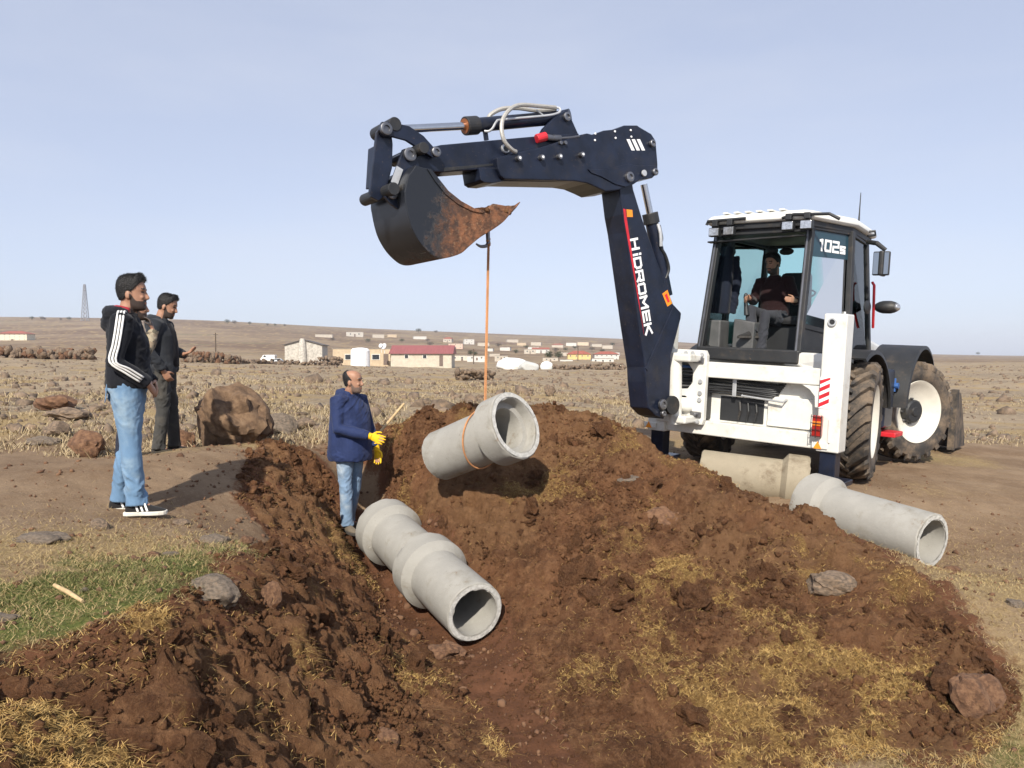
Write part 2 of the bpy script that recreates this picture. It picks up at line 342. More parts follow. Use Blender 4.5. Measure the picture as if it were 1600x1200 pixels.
HEAP_R = [pp(585,740,9.6),pp(610,680,9.9),pp(700,640,10.1),pp(860,630,10.2),pp(985,660,9.6),pp(1080,730,8.6),pp(1180,765,7.8),pp(1270,800,7.1),pp(1350,850,6.4),pp(1440,930,5.6),pp(1505,1010,4.95),pp(1545,1095,4.4),
          pp(1520,1130,4.25),pp(1420,1150,4.2),pp(1300,1220,4.0),pp(1200,1290,3.8),pp(1000,1290,3.9),pp(880,1130,5.0),pp(840,1000,5.8),pp(790,930,6.6),pp(700,850,7.4),pp(620,800,8.3)]
HEAP_L = [pp(395,700,8.8),pp(520,700,9.0),pp(530,800,8.0),pp(560,880,7.0),pp(600,940,6.3),pp(660,1010,5.9),pp(760,1100,5.0),pp(800,1190,4.5),(.0,3.4),(-.6,2.2),(-2.2,2.2),pp(20,1050,3.0),pp(110,1010,3.25),pp(240,925,3.75),pp(340,900,4.25),pp(430,880,4.75),pp(420,800,6.2)]
def rough(x, y):
    """crumbled earth relief"""
    d1, d2, c = worley(x*3.1+.5*fbm(x*4, y*4, 2, 3), y*3.1, 11); e1, e2, c2 = worley(x*8.5, y*8.5+.4*fbm(x*9, y*9, 2, 8), 23); g1, g2, c3 = worley(x*21, y*21, 31)
    return .10*fbm(x*1.5, y*1.5, 3, 2)+.15*(c-.5)*np.clip((d2-d1)*3, 0, 1)+.05*(.5-d1)+.07*(c2-.4)*np.clip((e2-e1)*3, 0, 1)+.018*(.5-e1)+.024*(c3-.4)*np.clip((g2-g1)*3, 0, 1)+.030*fbm(x*24, y*24, 4, 4, .7)
PIPES_FLAT = []
def soilamt(x, y):
    a = np.maximum(polydist(x, y, HEAP_R), polydist(x, y, HEAP_L))
    return np.clip((a+.25)/.35, 0, 1)
TR = [pp(560,800,9.0),pp(640,800,8.6),pp(720,860,7.3),pp(850,1000,5.8),pp(1000,1190,4.5),(.6,3.2),(-.2,3.2),pp(640,1150,4.6),pp(600,1000,5.9),pp(560,900,7.0),pp(530,830,8.2)]
def H(x, y):
    x = np.asarray(x, float); y = np.asarray(y, float); z = Hs(x, y)
    s = soilamt(x, y); tr = np.clip((polydist(x, y, TR)+.1)/.3, 0, 1)
    s2 = np.maximum(s, tr*.8)
    nearw = np.clip((26-y)/12, 0, 1)
    z = z+s2*rough(x, y)*(1-.6*tr)
    z = z+(1-s2)*nearw*(.035*fbm(x*1.1, y*1.1, 4, 6)+.012*fbm(x*9, y*9, 3, 9))
    far = np.clip((y-14)/30, 0, 1)*np.clip((400-y)/200, 0, 1)
    return z+far*(.22*fbm(x*.35, y*.35, 4, 12)+.10*fbm(x*1.5, y*.9, 3, 13))
def h1(x, y): return float(H(A([x]), A([y]))[0])
def hs1(x, y): return float(Hs(A([x]), A([y]))[0])
def hit(px, py, y0=9., y1=2500.):      # where the sight line through a photo point meets the terrain
    Y = np.exp(np.linspace(math.log(y0), math.log(y1), 900)); r = ray(px, py)
    d = 1.5+r[2]*Y-H(r[0]*Y, Y); k = np.argmax(d < 0) if (d < 0).any() else 899
    return A([r[0]*Y[k], Y[k], float(H(A([r[0]*Y[k]]), A([Y[k]]))[0])])
def smoothmask(v, a, b): t = np.clip((v-a)/(b-a), 0, 1); return t*t*(3-2*t)
def strawmask(x, y):
    m = .75*smoothmask(fbm(x*1.7+4, y*1.7, 5, 41, .6), .06, .42)
    for px, py, Y, r, a in ((1150,960,5.6,.85,.55),(1250,1080,4.8,.8,.5),(1000,930,6.0,.4,.4),(1420,1150,4.3,.6,1.),(1250,870,6.3,.3,.9),(240,1000,3.5,.25,.9),(100,1150,2.8,.4,2.8),(470,940,5.4,.3,.7),(430,1120,3.7,.3,.4),(1050,1150,4.5,.35,.5),(960,860,6.4,.25,.4)):
        q = at(px, py, Y); m = m+a*np.exp(-((x-q[0])**2+(y-q[1])**2)/r**2)*np.clip(.25+2.0*fbm(x*3, y*3, 4, 44, .65), 0, 1.2)
    for px, py, Y, r in ((60,1165,2.75,.22),(150,1190,2.75,.18),(230,1010,3.5,.10)):
        q = at(px, py, Y); m = m+1.3*smoothmask(np.exp(-((x-q[0])**2+(y-q[1])**2)/r**2)+.5*fbm(x*6, y*6, 3, 47), .3, .7)
    return np.clip(m, 0, 1.2)
# ground: one sheet from behind the camera to the horizon
ys = [-3.4]
while ys[-1] < 4200:
    y = ys[-1]; ys.append(y+(.25 if y < 1.8 else .035 if y < 11 else .06 if y < 15 else max(.08, (y-9)*.018)))
ys = A(ys); ss = np.linspace(-.9, .9, 500); S_, Y_ = np.meshgrid(ss, ys); X_ = S_*(Y_+4.2); Z_ = H(X_, Y_)
dL, dR = polydist(X_, Y_, HEAP_L), polydist(X_, Y_, HEAP_R)
Z_ = Z_-.16*smoothmask(np.maximum(dL, dR), .06, .2)
nr, nc = X_.shape; idx = np.arange(nr*nc).reshape(nr, nc)
F_ = np.stack([idx[:-1, :-1], idx[:-1, 1:], idx[1:, 1:], idx[1:, :-1]], -1).reshape(-1, 4)
gme = npmesh('ground', np.stack([X_, Y_, Z_], -1).reshape(-1, 3), F_)
trm = np.clip((polydist(X_, Y_, TR)+.15)/.25, 0, 1); soilz = np.maximum(np.clip((np.maximum(dL, dR)+.3)/.35, 0, 1)*.95, trm)
soilz = np.maximum(soilz, .42*np.exp(-np.maximum(0, -np.maximum(dL, dR))/.8))
roadl = np.exp(-((Y_-(6.6+.15*X_))/1.25)**2)*(X_ < .5); right = smoothmask(X_, 2.2, 3.4)*smoothmask(-Y_, -14, -7)
fieldm = smoothmask(Y_+.5*fbm(X_*.5, Y_*.5, 3, 3), 9.2, 11.5)*(1-.0*X_); fieldm = np.maximum(fieldm*(X_ < 1.2), smoothmask(Y_, 13, 17))
strawz = .25+.75*fbm(X_*.6, Y_*.6, 4, 21)+.5*fieldm*smoothmask(-Y_, -26, -12)*(.4+1.8*fbm(X_*.35, Y_*.5, 3, 22))-.5*roadl+.5*smoothmask(X_, 2.2, 3.2)*smoothmask(-Y_, -7.2, -5.6)+.25*smoothmask(-Y_, -5.2, -4.2)
greenz = np.zeros_like(X_)
for px, py, Y, r, a in ((130,925,3.9,.55,1.),(330,885,4.4,.5,.75),(40,960,3.5,.5,1.),(420,850,5.2,.35,.6),(1450,1190,4.1,.5,.5),(1560,1130,4.3,.4,.55),(1560,835,7.3,.3,.4)):
    q = at(px, py, Y); greenz += a*np.exp(-((X_-q[0])**2+(Y_-q[1])**2)/r**2)
greenz = greenz*(.75+1.2*fbm(X_*2, Y_*2, 3, 28))+.45*np.exp(-((Y_-13)/3)**2)*smoothmask(fbm(X_*.3, Y_*.3, 3, 29), .0, .3)*(X_ > -3)
hillm = smoothmask(Y_, 150, 320)
one = np.ones_like(X_)
setattr_color(gme, 'zone', np.stack([soilz, np.clip(strawz, 0, 1), fieldm, one], -1).reshape(-1, 4)); setattr_color(gme, 'zone2', np.stack([hillm, np.clip(greenz, 0, 1), one*0, one], -1).reshape(-1, 4))
ground = mkobj('ground', gme, M['ground'], smooth='all', kind='structure')
def heap(name, poly, label, step=.021):
    P = A(poly); x = np.arange(P[:, 0].min()-.3, P[:, 0].max()+.3, step); y = np.arange(P[:, 1].min()-.3, P[:, 1].max()+.3, step)
    X, Y = np.meshgrid(x, y); d = polydist(X, Y, poly); Z = H(X, Y)+np.where(d > 0, .004, 0)-.10*smoothmask(-d, -.02, .14)
    keep = d > -.15; nr, nc = X.shape; idx = np.arange(nr*nc).reshape(nr, nc)
    k = keep[:-1, :-1] & keep[1:, :-1] & keep[:-1, 1:] & keep[1:, 1:]
    F = np.stack([idx[:-1, :-1], idx[:-1, 1:], idx[1:, 1:], idx[1:, :-1]], -1)[k]
    used = np.unique(F); mp = np.full(nr*nc, -1); mp[used] = np.arange(len(used))
    gy, gx = np.gradient(Hs(X, Y), step); sl_ = np.hypot(gx, gy); st_ = np.clip((sl_-.3)/.5, 0, 1)*(d > .05)       # crumbling on the steep faces works sideways too
    ct = (X*gy-Y*gx)/(sl_+1e-6); ct = Y-.35*X; e1, e2, c2 = worley(ct*5.5+.6*fbm(X*5, Z*5, 2, 5), Z*8, 71); g1, g2, c3 = worley(ct*15, Z*19+X*5, 73)
    am = st_*(.065*(c2-.5)*np.clip((e2-e1)*3, 0, 1)+.05*(c3-.5)*np.clip((g2-g1)*4, 0, 1)+.05*fbm(ct*11, Z*15+X*4, 4, 75, .65)); nl = np.sqrt(1+sl_**2)
    X = X-am*gx/nl; Y = Y-am*gy/nl; Z = Z+am/nl
    V = np.stack([X, Y, Z], -1).reshape(-1, 3)[used]; me = npmesh(name, V, mp[F])
    st = strawmask(V[:, 0], V[:, 1]); dry = smoothmask(fbm(V[:, 0]*.8, V[:, 1]*.8, 4, 51)+.25*(V[:, 2]), -.05, .3)
    setattr_color(me, 'zone', np.stack([np.clip(st, 0, 1)*.62, dry*.85, st*0, st*0+1], -1))
    return mkobj(name, me, M['soil'], smooth='all', label=label, cat='soil heap')
heapR = heap('soil_heap', HEAP_R, 'large heap of red-brown excavated soil with straw, right of the trench')
heapL = heap('soil_heap', HEAP_L, 'lower bank of dark brown dug soil along the left side of the trench')
# clods on the heaps
def rockmesh(name, seed, sub=2, flat=.75, jag=.28, freq=1.6, cut=.62):
    bm = bmesh.new(); bmesh.ops.create_icosphere(bm, subdivisions=sub, radius=1); r = np.random.default_rng(seed); pl = [nrm(r.normal(size=3)) for _ in range(7)]; hs_ = r.uniform(cut, .95, 7)
    off = r.uniform(0, 50, 3)
    for v in bm.verts:
        p = A(v.co)
        for n_, h_ in zip(pl, hs_):
            e = p@n_-h_
            if e > 0: p = p-n_*e*.85
        q = p*freq+off; s = 1+jag*float(fbm(A([q[0]+q[2]*.7]), A([q[1]-q[2]*.6]), 3, seed)[0])
        p = p*s; v.co = (p[0], p[1]*.9, p[2]*flat)
    me = bpy.data.meshes.new(name); bm.to_mesh(me); bm.free(); return me
CL = [rockmesh('clod', s, 3, .75, 1.1, 2.4, .35) for s in range(6)]
for me in CL: me.materials.append(M['clod'])
def scatter(poly, n, dens=None):
    P = A(poly); out = []
    while len(out) < n:
        x = RNG.uniform(P[:, 0].min(), P[:, 0].max(), n*2); y = RNG.uniform(P[:, 1].min(), P[:, 1].max(), n*2)
        k = polydist(x, y, poly) > -.12
        if dens is not None: k &= RNG.random(len(x)) < dens(x, y)
        out += list(zip(x[k], y[k]))
    return A(out[:n])
def clod_dens(x, y): return np.clip(.35+1.6*fbm(x*1.1, y*1.1, 3, 61), .08, 1)*np.clip(1.1-strawmask(x, y)*.6, .1, 1)
def merged(name, bases, pos, size, m, parent=None, kind='stuff', flat=None, **kw):
    V = []; F = []; o = 0
    B = []
    for me in bases:
        c = np.empty(len(me.vertices)*3, np.float32); me.vertices.foreach_get('co', c); f = np.empty(len(me.polygons)*3, np.int32); me.polygons.foreach_get('vertices', f); B.append((c.reshape(-1, 3), f.reshape(-1, 3)))
    pos = np.asarray(pos, float); size = np.asarray(size, float)
    for bi_, (c, f) in enumerate(B):
        P_ = pos[bi_::len(B)]; n = len(P_)
        if not n: continue
        a = RNG.uniform(0, 6.28, n); t = RNG.normal(0, .5, n); ca, sa, ct, st = np.cos(a), np.sin(a), np.cos(t), np.sin(t); z0 = np.zeros(n)
        R_ = np.stack([np.stack([ca, -sa*ct, sa*st], -1), np.stack([sa, ca*ct, -ca*st], -1), np.stack([z0, st, ct], -1)], 1)
        Q = c[None]*(size[bi_::len(B)][:, None]*RNG.uniform(.75, 1.25, (n, 3)))[:, None, :]
        V.append((np.einsum('nij,nkj->nki', R_, Q)+P_[:, None, :]).reshape(-1, 3)); F.append((f[None]+(np.arange(n)*len(c))[:, None, None]).reshape(-1, 3)+o); o += n*len(c)
    return mkobj(name, npmesh(name, np.concatenate(V), np.concatenate(F)), m, parent, kind=kind, **kw)
C1 = [rockmesh('c', s+20, 1, .8, .9, 2.6, .3) for s in range(8)]
for hp, poly, nbig, nsm in ((heapR, HEAP_R, 190, 26000), (heapL, HEAP_L, 110, 18000)):
    q = scatter(poly, nbig, clod_dens); z = H(q[:, 0], q[:, 1])
    for i in range(nbig):
        o = bpy.data.objects.new('clod', CL[i % 6]); COL.objects.link(o); o.parent = hp; s = float(np.clip(RNG.lognormal(-3.05, .45), .025, .14))
        o.location = (q[i, 0], q[i, 1], z[i]+s*.15); o.rotation_euler = tuple(RNG.uniform(0, 6.28, 3)); o.scale = (s, s*RNG.uniform(.7, 1.1), s*RNG.uniform(.6, 1))
    q = scatter(poly, nsm, clod_dens); z = H(q[:, 0], q[:, 1]); s = np.clip(RNG.lognormal(-4.75, .6, nsm), .004, .05)
    merged('soil_crumbs', C1, np.c_[q, z+s*.2], s, M['clod'], hp)
q = scatter(TR, 5000); z = H(q[:, 0], q[:, 1]); s = np.clip(RNG.lognormal(-4.9, .5, len(q)), .004, .03); merged('soil_crumbs', C1, np.c_[q, z+s*.2], s, M['clod'], ground)
q = np.c_[RNG.uniform(-4.6, 5.5, 9000), RNG.uniform(3, 11, 9000)]; dd = np.maximum(polydist(q[:, 0], q[:, 1], HEAP_R), polydist(q[:, 0], q[:, 1], HEAP_L)); q = q[(dd < 0) & (RNG.random(len(q)) < np.exp(dd/1.1)*.9+.12)]
s = np.clip(RNG.lognormal(-4.5, .55, len(q)), .005, .045); merged('ground_crumbs', C1, np.c_[q, H(q[:, 0], q[:, 1])+s*.2], s, M['stoneb'], ground)
# ------------------------------------------------------------------ straw and grass (uncountable)
def blades(name, base, hgt, wid, lean, m, segs=1, **kw):
    n = len(base); a = RNG.uniform(0, 6.283, n); d = np.c_[np.cos(a), np.sin(a), np.zeros(n)]
    b = RNG.uniform(0, 6.283, n); L = np.c_[np.cos(b), np.sin(b), np.zeros(n)]
    hgt = np.broadcast_to(hgt, (n,))[:, None]; wid = np.broadcast_to(wid, (n,))[:, None]; lean = np.broadcast_to(lean, (n,))[:, None]
    up = np.c_[np.zeros((n, 2)), np.ones(n)]
    mid = base+up*hgt*.55+L*hgt*lean*.35; tip = base+up*hgt*np.clip(1-.45*lean, .08, 1)+L*hgt*lean
    V = np.stack([base-d*wid, base+d*wid, mid+d*wid*.7, mid-d*wid*.7, tip], 1).reshape(-1, 3)
    i = np.arange(n)[:, None]*5; F = np.concatenate([i+A([0, 1, 2]), i+A([0, 2, 3]), i+A([3, 2, 4])]).astype(np.int32)
    return mkobj(name, npmesh(name, V, F), m, kind='stuff', **kw)
def grassmat(name, a, b):
    m, t, p = newmat(name); col = mixc(t, ramp(t, noise(t, 25, 3), .3, .7), a, b); t.links.new(col, p.inputs['Base Color']); p.inputs['Roughness'].default_value = .8; p.inputs['Specular IOR Level'].default_value = .2
    return m
M['nearstraw'] = grassmat('golden_grass', (.30, .21, .09), (.50, .38, .19)); M['straw'] = grassmat('straw', (.35, .205, .06), (.60, .405, .155)); M['drygrass'] = grassmat('dry_grass', (.26, .19, .105), (.46, .37, .23)); M['green'] = grassmat('green_grass', (.075, .090, .024), (.21, .205, .075))
pts = []
for poly, n in ((HEAP_R, 34000), (HEAP_L, 13000)):
    pts.append(scatter(poly, n, lambda x, y: np.clip(strawmask(x, y)**2*.9+.015, 0, 1)))
pts = np.concatenate(pts); blades('straw', np.c_[pts, H(pts[:, 0], pts[:, 1])+.003], RNG.uniform(.012, .034, len(pts)), .0017, RNG.uniform(1.2, 4.2, len(pts)), M['straw'], label='yellow straw litter strewn over the soil heaps', cat='straw')
def clumps(n, per, xy, spread):
    c = xy(n); k = np.repeat(np.arange(n), per); return c[k]+RNG.normal(0, 1, (n*per, 2))*spread*(1+.02*c[k][:, 1:2])
def farxy(y0, y1, seed, thr, s0=-.75, s1=.75):
    def f(n):
        out = []
        while len(out) < n:
            y = y0*np.exp(RNG.random(n*3)*math.log(y1/y0)); x = RNG.uniform(s0, s1, n*3)*y
            k = (fbm(x*.22, y*.35, 3, seed)+.25*RNG.normal(size=n*3) > thr) & (np.maximum(polydist(x, y, HEAP_R), polydist(x, y, HEAP_L)) < -.25) & ~((x > 1.2) & (y < 14)) & ~((x < -.5) & (y < 8.7+.1*x)) & ~((y < 8.9) & (np.abs(x) < 3))
            out += list(zip(x[k], y[k]))
        return A(out[:n])
    return f
q = clumps(3000, 14, farxy(8.8, 34, 71, .22), .09); hg = RNG.lognormal(-2.5, .5, len(q)).clip(.02, .26); blades('dry_grass', np.c_[q, H(q[:, 0], q[:, 1])-.01], hg, .0035+.00025*q[:, 1], RNG.uniform(.4, 1.7, len(q)), M['drygrass'], label='pale dry grass tufts across the stony field', cat='grass')
def nearpatch(spots, n, sg):
    out = []
    for (px, py, Y, r), k in zip(spots, n): c = at(px, py, Y); out.append(RNG.normal(0, r, (k, 2))+c[:2])
    q = np.concatenate(out); return q[np.maximum(polydist(q[:, 0], q[:, 1], HEAP_R), polydist(q[:, 0], q[:, 1], HEAP_L)) < -.02]
q = nearpatch([(110,930,3.85,.4),(330,885,4.45,.35),(30,970,3.45,.4),(420,850,5.2,.2),(1460,1180,4.1,.35),(1570,1120,4.3,.3),(220,900,4.1,.35)], [7500,3000,6000,900,1700,1200,2200], 0); q = q[fbm(q[:, 0]*2.6, q[:, 1]*2.6, 4, 33)+.18*RNG.normal(size=len(q)) > .13]
blades('green_grass', np.c_[q, H(q[:, 0], q[:, 1])-.004], RNG.uniform(.012, .05, len(q)), .0018, RNG.uniform(.5, 1.8, len(q)), M['green'], label='short green grass patches beside the soil heaps', cat='grass')
q = nearpatch([(60,900,4.0,.6),(330,860,4.6,.5),(20,1010,3.3,.4),(1500,1130,4.3,.7),(1350,1190,4.1,.6),(1500,930,6.0,.9),(1560,870,6.8,.8),(180,850,4.7,.5)], [4500,2500,2500,9000,8000,7000,4500,1800], 0)
blades('dry_grass', np.c_[q, H(q[:, 0], q[:, 1])-.003], RNG.uniform(.012, .05, len(q)), .0016, RNG.uniform(.8, 3.2, len(q)), M['nearstraw'], label='short straw-coloured grass on the near ground', cat='grass')

# ------------------------------------------------------------------ stones
def rock(name, px, py, wpx, hpx, Y, mat, seed, label, cat='rock', group=None, sink=.25, depth=.8, yaw=0, jag=.5, freq=1.7):
    """stone whose visible middle stands at a photo point at distance Y"""
    wd = wpx/1200*Y/2; hg = hpx/1200*Y/2; c = at(px, py, Y+wd*depth*.6)
    me = rockmesh(name, seed, 4 if wpx > 45 else 3, 1., jag, freq); me.materials.append(mat)
    me.polygons.foreach_set('use_smooth', [True]*len(me.polygons)); me.set_sharp_from_angle(angle=math.radians(30))
    o = bpy.data.objects.new(name, me); COL.objects.link(o); g = h1(c[0], c[1]-wd*depth*.5)
    o.location = (c[0], c[1], float(np.clip(c[2], g-hg*.15, g+hg*.9))); o.scale = (wd*1.1, wd*depth*1.1, hg*1.15); o.rotation_euler = (0, 0, yaw)
    return tag(o, label, cat, group)
G = 'rocks lying about the site'
rock('boulder', 357, 655, 112, 92, 8.45, pmat('brown_boulder', (.125, .075, .043), .95, var=.35, scale=4, dirt=(.20, .13, .075), dirtamt=(.45, .7), bmp=1., bscale=9), 3, 'largest earth-caked brown boulder behind the road', 'boulder', sink=.1, jag=.55, freq=2.0)
rock('boulder', 284, 680, 38, 36, 9.0, M['stoneb'], 4, 'small squarish brown boulder just left of the largest boulder', 'boulder', sink=.12)
rock('boulder', 135, 680, 52, 38, 8.8, M['stoneb'], 5, 'reddish brown boulder at the road edge behind the light-blue jeans', 'boulder', sink=.12)
for i, a in enumerate([(88,624,56,26,13,'stoneb','tan rounded rock in dry grass at far left'),(105,648,60,20,11.5,'stone','flat dark slab rock in the grass at left'),(88,672,40,24,10,'stone','dark grey rock in grass near the left edge'),
        (70,690,50,16,9.5,'stoneg','low grey rock at the road verge on the left'),(438,668,50,34,10.5,'stoneg','grey-brown angular rock right of the largest boulder'),(472,660,38,18,11,'stone','flat dark slab rock beside the blue parka'),
        (405,678,36,30,9.4,'stoneb','brown rock leaning on the right side of the largest boulder'),(860,602,18,18,24,'stone','dark pointed rock standing in the field beyond the heap'),(825,599,22,6,26,'stone','flat dark slab in the field beyond the heap'),
        (157,851,34,26,5.0,'stone','dark round rock on the bare ground near the front sneakers'),(62,866,78,22,4.55,'stoneg','flat grey rock bedded in the ground at left'),(283,829,28,14,5.4,'stone','small dark rock right of the striped sneakers'),
        (335,851,50,20,4.95,'stoneg','grey rock bedded in dry ground in front of the trench bank'),(328,926,84,46,4.0,'stoneg','large rounded grey-brown rock at the crest of the near left soil bank'),(426,932,30,44,4.4,'stoneb','upright brown angular rock on the left soil bank'),
        (384,843,24,14,5.3,'stoneb','small red-brown rock beside the grass strip'),(132,942,14,8,3.75,'stoneg','small grey pebble in the green grass'),(10,998,40,14,3.4,'stoneg','flat grey stone at left edge of the green grass'),
        (1586,992,34,22,5.4,'stoneg','pale grey stone at the right edge of the picture'),(1295,912,66,30,5.75,'stone','long dark slab rock on top of the right heap'),(1578,1068,26,22,4.6,'stoneb','brown clod-like rock at right of the heap foot'),
        (1240,1000,0,0,5,'',''),(1525,1085,70,70,4.35,'stoneb','big dark earth lump at the right foot of the heap'),(1040,835,56,40,6.9,'stoneb','brown angular rock in the middle of the right heap'),(990,772,44,18,7.5,'stoneg','grey slab rock high on the right heap'),
        (1490,862,34,10,6.7,'stoneb','small orange-brown clod past the end of the ground pipe'),(700,997,50,24,5.95,'stoneb','tan rock wedged under the near end of the trench pipe'),(606,1160,44,40,4.3,'stoneb','red-brown rock in the near left soil bank'),
        (238,884,30,14,4.45,'stoneb','little heap rock among crumbs on the dry ground'),(265,878,24,12,4.5,'stoneg','grey crumb rock beside the little brown ones'),(210,895,22,12,4.3,'stoneb','dark red crumb rock left of the little ones')]):
    if not a[5]: continue
    rock('rock', a[0], a[1], a[2], a[3], a[4], M[a[5]], 30+i, a[6], 'rock', G)
# rubble of the field: too many to count
q = farxy(10, 120, 81, -.15)(6500); s = np.clip(RNG.lognormal(-3.1, .6, len(q)), .015, .25)*(1+q[:, 1]*.012)
merged('field_rubble', C1, np.c_[q, H(q[:, 0], q[:, 1])], s, M['stone'], label='scattered small stones all over the dry field', cat='rubble')
def drywall(name, pts, n, size, rows, label, kids, mat='stone'):
    P = [A(hit(px, py, 20, 400)) if Y is None else A([*at(px, py, Y)[:2], 0]) for px, py, Y in pts]
    root = None; seg = np.cumsum([0]+[np.linalg.norm((P[i+1]-P[i])[:2]) for i in range(len(P)-1)]); pos = []; sz = []
    for k in range(n):
        t = RNG.random()*seg[-1]; i = int(np.searchsorted(seg, t)-1); i = min(max(i, 0), len(P)-2); u = (t-seg[i])/(seg[i+1]-seg[i]+1e-9)
        p = P[i]*(1-u)+P[i+1]*u; r = RNG.random()**1.3*rows*(.65+.7*(vnoise(A([t*.25]), A([3.]), 5)[0]+.5)); p = p+A([0, RNG.normal(0, .3)*size*3, 0])
        pos.append((p[0], p[1], h1(p[0], p[1])+size*.3+r*size*.9)); sz.append(size*RNG.uniform(.5, 1.1))
    if kids:
        c = P[len(P)//2]; root = empty(name, (c[0], c[1], h1(c[0], c[1])), label, 'stone wall')
        for i, (p, s) in enumerate(zip(pos, sz)):
            o = bpy.data.objects.new('stone', WR[i % 6]); COL.objects.link(o); o.parent = root; o.location = A(p)-A(root.location); o.scale = (s, s*.9, s*.75); o.rotation_euler = tuple(RNG.uniform(0, 6.28, 3))
    else: merged(name, C1, pos, sz, M[mat], kind=None, label=label, cat='stone wall')
WR = [rockmesh('stone', 90+i, 2, .8, .4, 1.6) for i in range(6)]
for i, me in enumerate(WR): me.materials.append(M['stone' if i % 3 else 'stoneb'])
drywall('rubble_wall', [(-60,551,66),(60,551,67),(148,553,68)], 260, .42, 2.3, 'piled dry-stone rubble wall at far left of the field', True)
drywall('rubble_wall', [(285,560,85),(330,556,85),(375,562,88)], 130, .42, 2.6, 'heaped rubble wall right of the standing men', True)
drywall('rubble_wall', [(375,562,100),(440,566,110),(520,566,112)], 160, .38, 1.2, 'low line of rubble in front of the grey hut', False)
drywall('rubble_wall', [(500,560,125),(535,556,125)], 60, .5, 3., 'dark stone pile between the hut and the tan house', False)
drywall('rubble_wall', [(838,573,120),(900,573,115),(975,574,110)], 220, .42, 1.8, 'dark rubble wall in front of the white-wrapped stack and yellow house', False)
drywall('rubble_wall', [(715,596,40),(745,590,40),(772,590,41)], 70, .22, 2.4, 'small rubble pile in the field left of the rope', False)
# ------------------------------------------------------------------ distant village
PLA = {}
def plaster(c, key=None):
    k = key or tuple(c)
    if k not in PLA: PLA[k] = pmat('plaster', c, .9, var=.1, scale=1.5, dirt=tuple(x*.7 for x in c), dirtamt=(.5, .8))
    return PLA[k]
ROOFR = pmat('red_tile_roof', (.30, .09, .06), .8, var=.2, scale=2); ROOFT = pmat('rusty_red_sheet', (.27, .085, .08), .6, var=.12, scale=.8, stretch=(8, .3, 1)); ROOFG = pmat('concrete_roof', (.36, .33, .29), .9)
PANE = pmat('dark_pane', (.03, .035, .04), .15); FRAME = pmat('window_frame', (.65, .63, .58), .6)
NB = [0]
def house(px, py, wpx, hpx, Y, wall, roof, label, depth=None, yaw=0., wins=2, gable=False, rh=.25, rows=1, name='house', door=True, group='houses of the far village', cat='house'):
    if Y is None: c = hit(px, py, 90, 2400)
    else: c = at(px, py, Y); c[2] = h1(c[0], c[1])
    Yd = c[1]; W = wpx/1200*Yd; Hh = hpx/1200*Yd; D = depth or max(W*.55, 3)
    zb = 1.5+ray(px, py)[2]*Yd if Y is not None else c[2]
    root = empty(name, (c[0], c[1]+D/2, zb-.0), label, cat, group, yaw)
    hw = Hh*(1-rh) if (gable or roof) else Hh
    MB().box(-W/2, W/2, -D/2, D/2, -2.5, hw).obj('wall', wall, root)
    if gable == 'x':      # ridge along x
        e = W*.03; MB().prism([(-W/2-e, -D/2-e*1.2, hw), (-W/2-e, 0, Hh), (-W/2-e, D/2+e*1.2, hw)], (W+2*e, 0, 0)).obj('roof', roof, root)
    elif gable == 'y':
        MB().prism([(-W/2, -D/2+.01, hw), (0, -D/2+.01, Hh-.05), (W/2, -D/2+.01, hw)], (0, D-.02, 0)).obj('gable', wall, root)
        b = MB(); s = .05*W
        for sx in (-1, 1): b.hexa([(0, -D/2-s, Hh), (sx*(W/2+s), -D/2-s, hw-.05), (sx*(W/2+s), D/2+s, hw-.05), (0, D/2+s, Hh), (0, -D/2-s, Hh+.12), (sx*(W/2+s), -D/2-s, hw+.07), (sx*(W/2+s), D/2+s, hw+.07), (0, D/2+s, Hh+.12)])
        b.obj('roof', roof, root)
    elif gable == 'hip':
        e = W*.04; MB().add([(-W/2-e, -D/2-e, hw), (W/2+e, -D/2-e, hw), (W/2+e, D/2+e, hw), (-W/2-e, D/2+e, hw), (-W*.22, 0, Hh), (W*.22, 0, Hh)], [(0, 1, 5, 4), (1, 2, 5), (2, 3, 4, 5), (3, 0, 4), (3, 2, 1, 0)]).obj('roof', roof, root)
    elif roof: MB().box(-W/2-.15, W/2+.15, -D/2-.15, D/2+.15, hw, hw+Hh*rh*.35).obj('roof', roof, root)
    for r in range(rows):
        zc = hw*((r+.58)/rows); wh = hw/rows*.34
        for i in range(wins):
            xc = -W/2+W*(i+.5)/wins; ww = min(W/wins*.42, wh*1.1)
            wn = MB().box(xc-ww/2, xc+ww/2, -D/2-.06, -D/2+.04, zc-wh/2, zc+wh/2).obj('window', FRAME, root)
            MB().box(xc-ww*.4, xc+ww*.4, -D/2-.09, -D/2-.05, zc-wh*.4, zc+wh*.4).obj('pane', PANE, wn)
    if door and wins > 1: MB().box(-W*.04, W*.05, -D/2-.05, -D/2+.02, 0, hw*.6/rows).obj('door', pmat('door_paint', (.14, .1, .08), .7) if 'door' not in PLA else PLA['door'], root)
    return root
PLA['door'] = pmat('door_paint', (.14, .1, .08), .7)
grey = plaster((.46, .43, .38)); tan = plaster((.48, .38, .26)); cream = plaster((.46, .41, .34)); wht = plaster((.56, .54, .5)); yel = plaster((.62, .46, .20)); block = pmat('rough_block_wall', (.44, .41, .36), .95, var=.25, scale=3, bmp=.8, bscale=5)
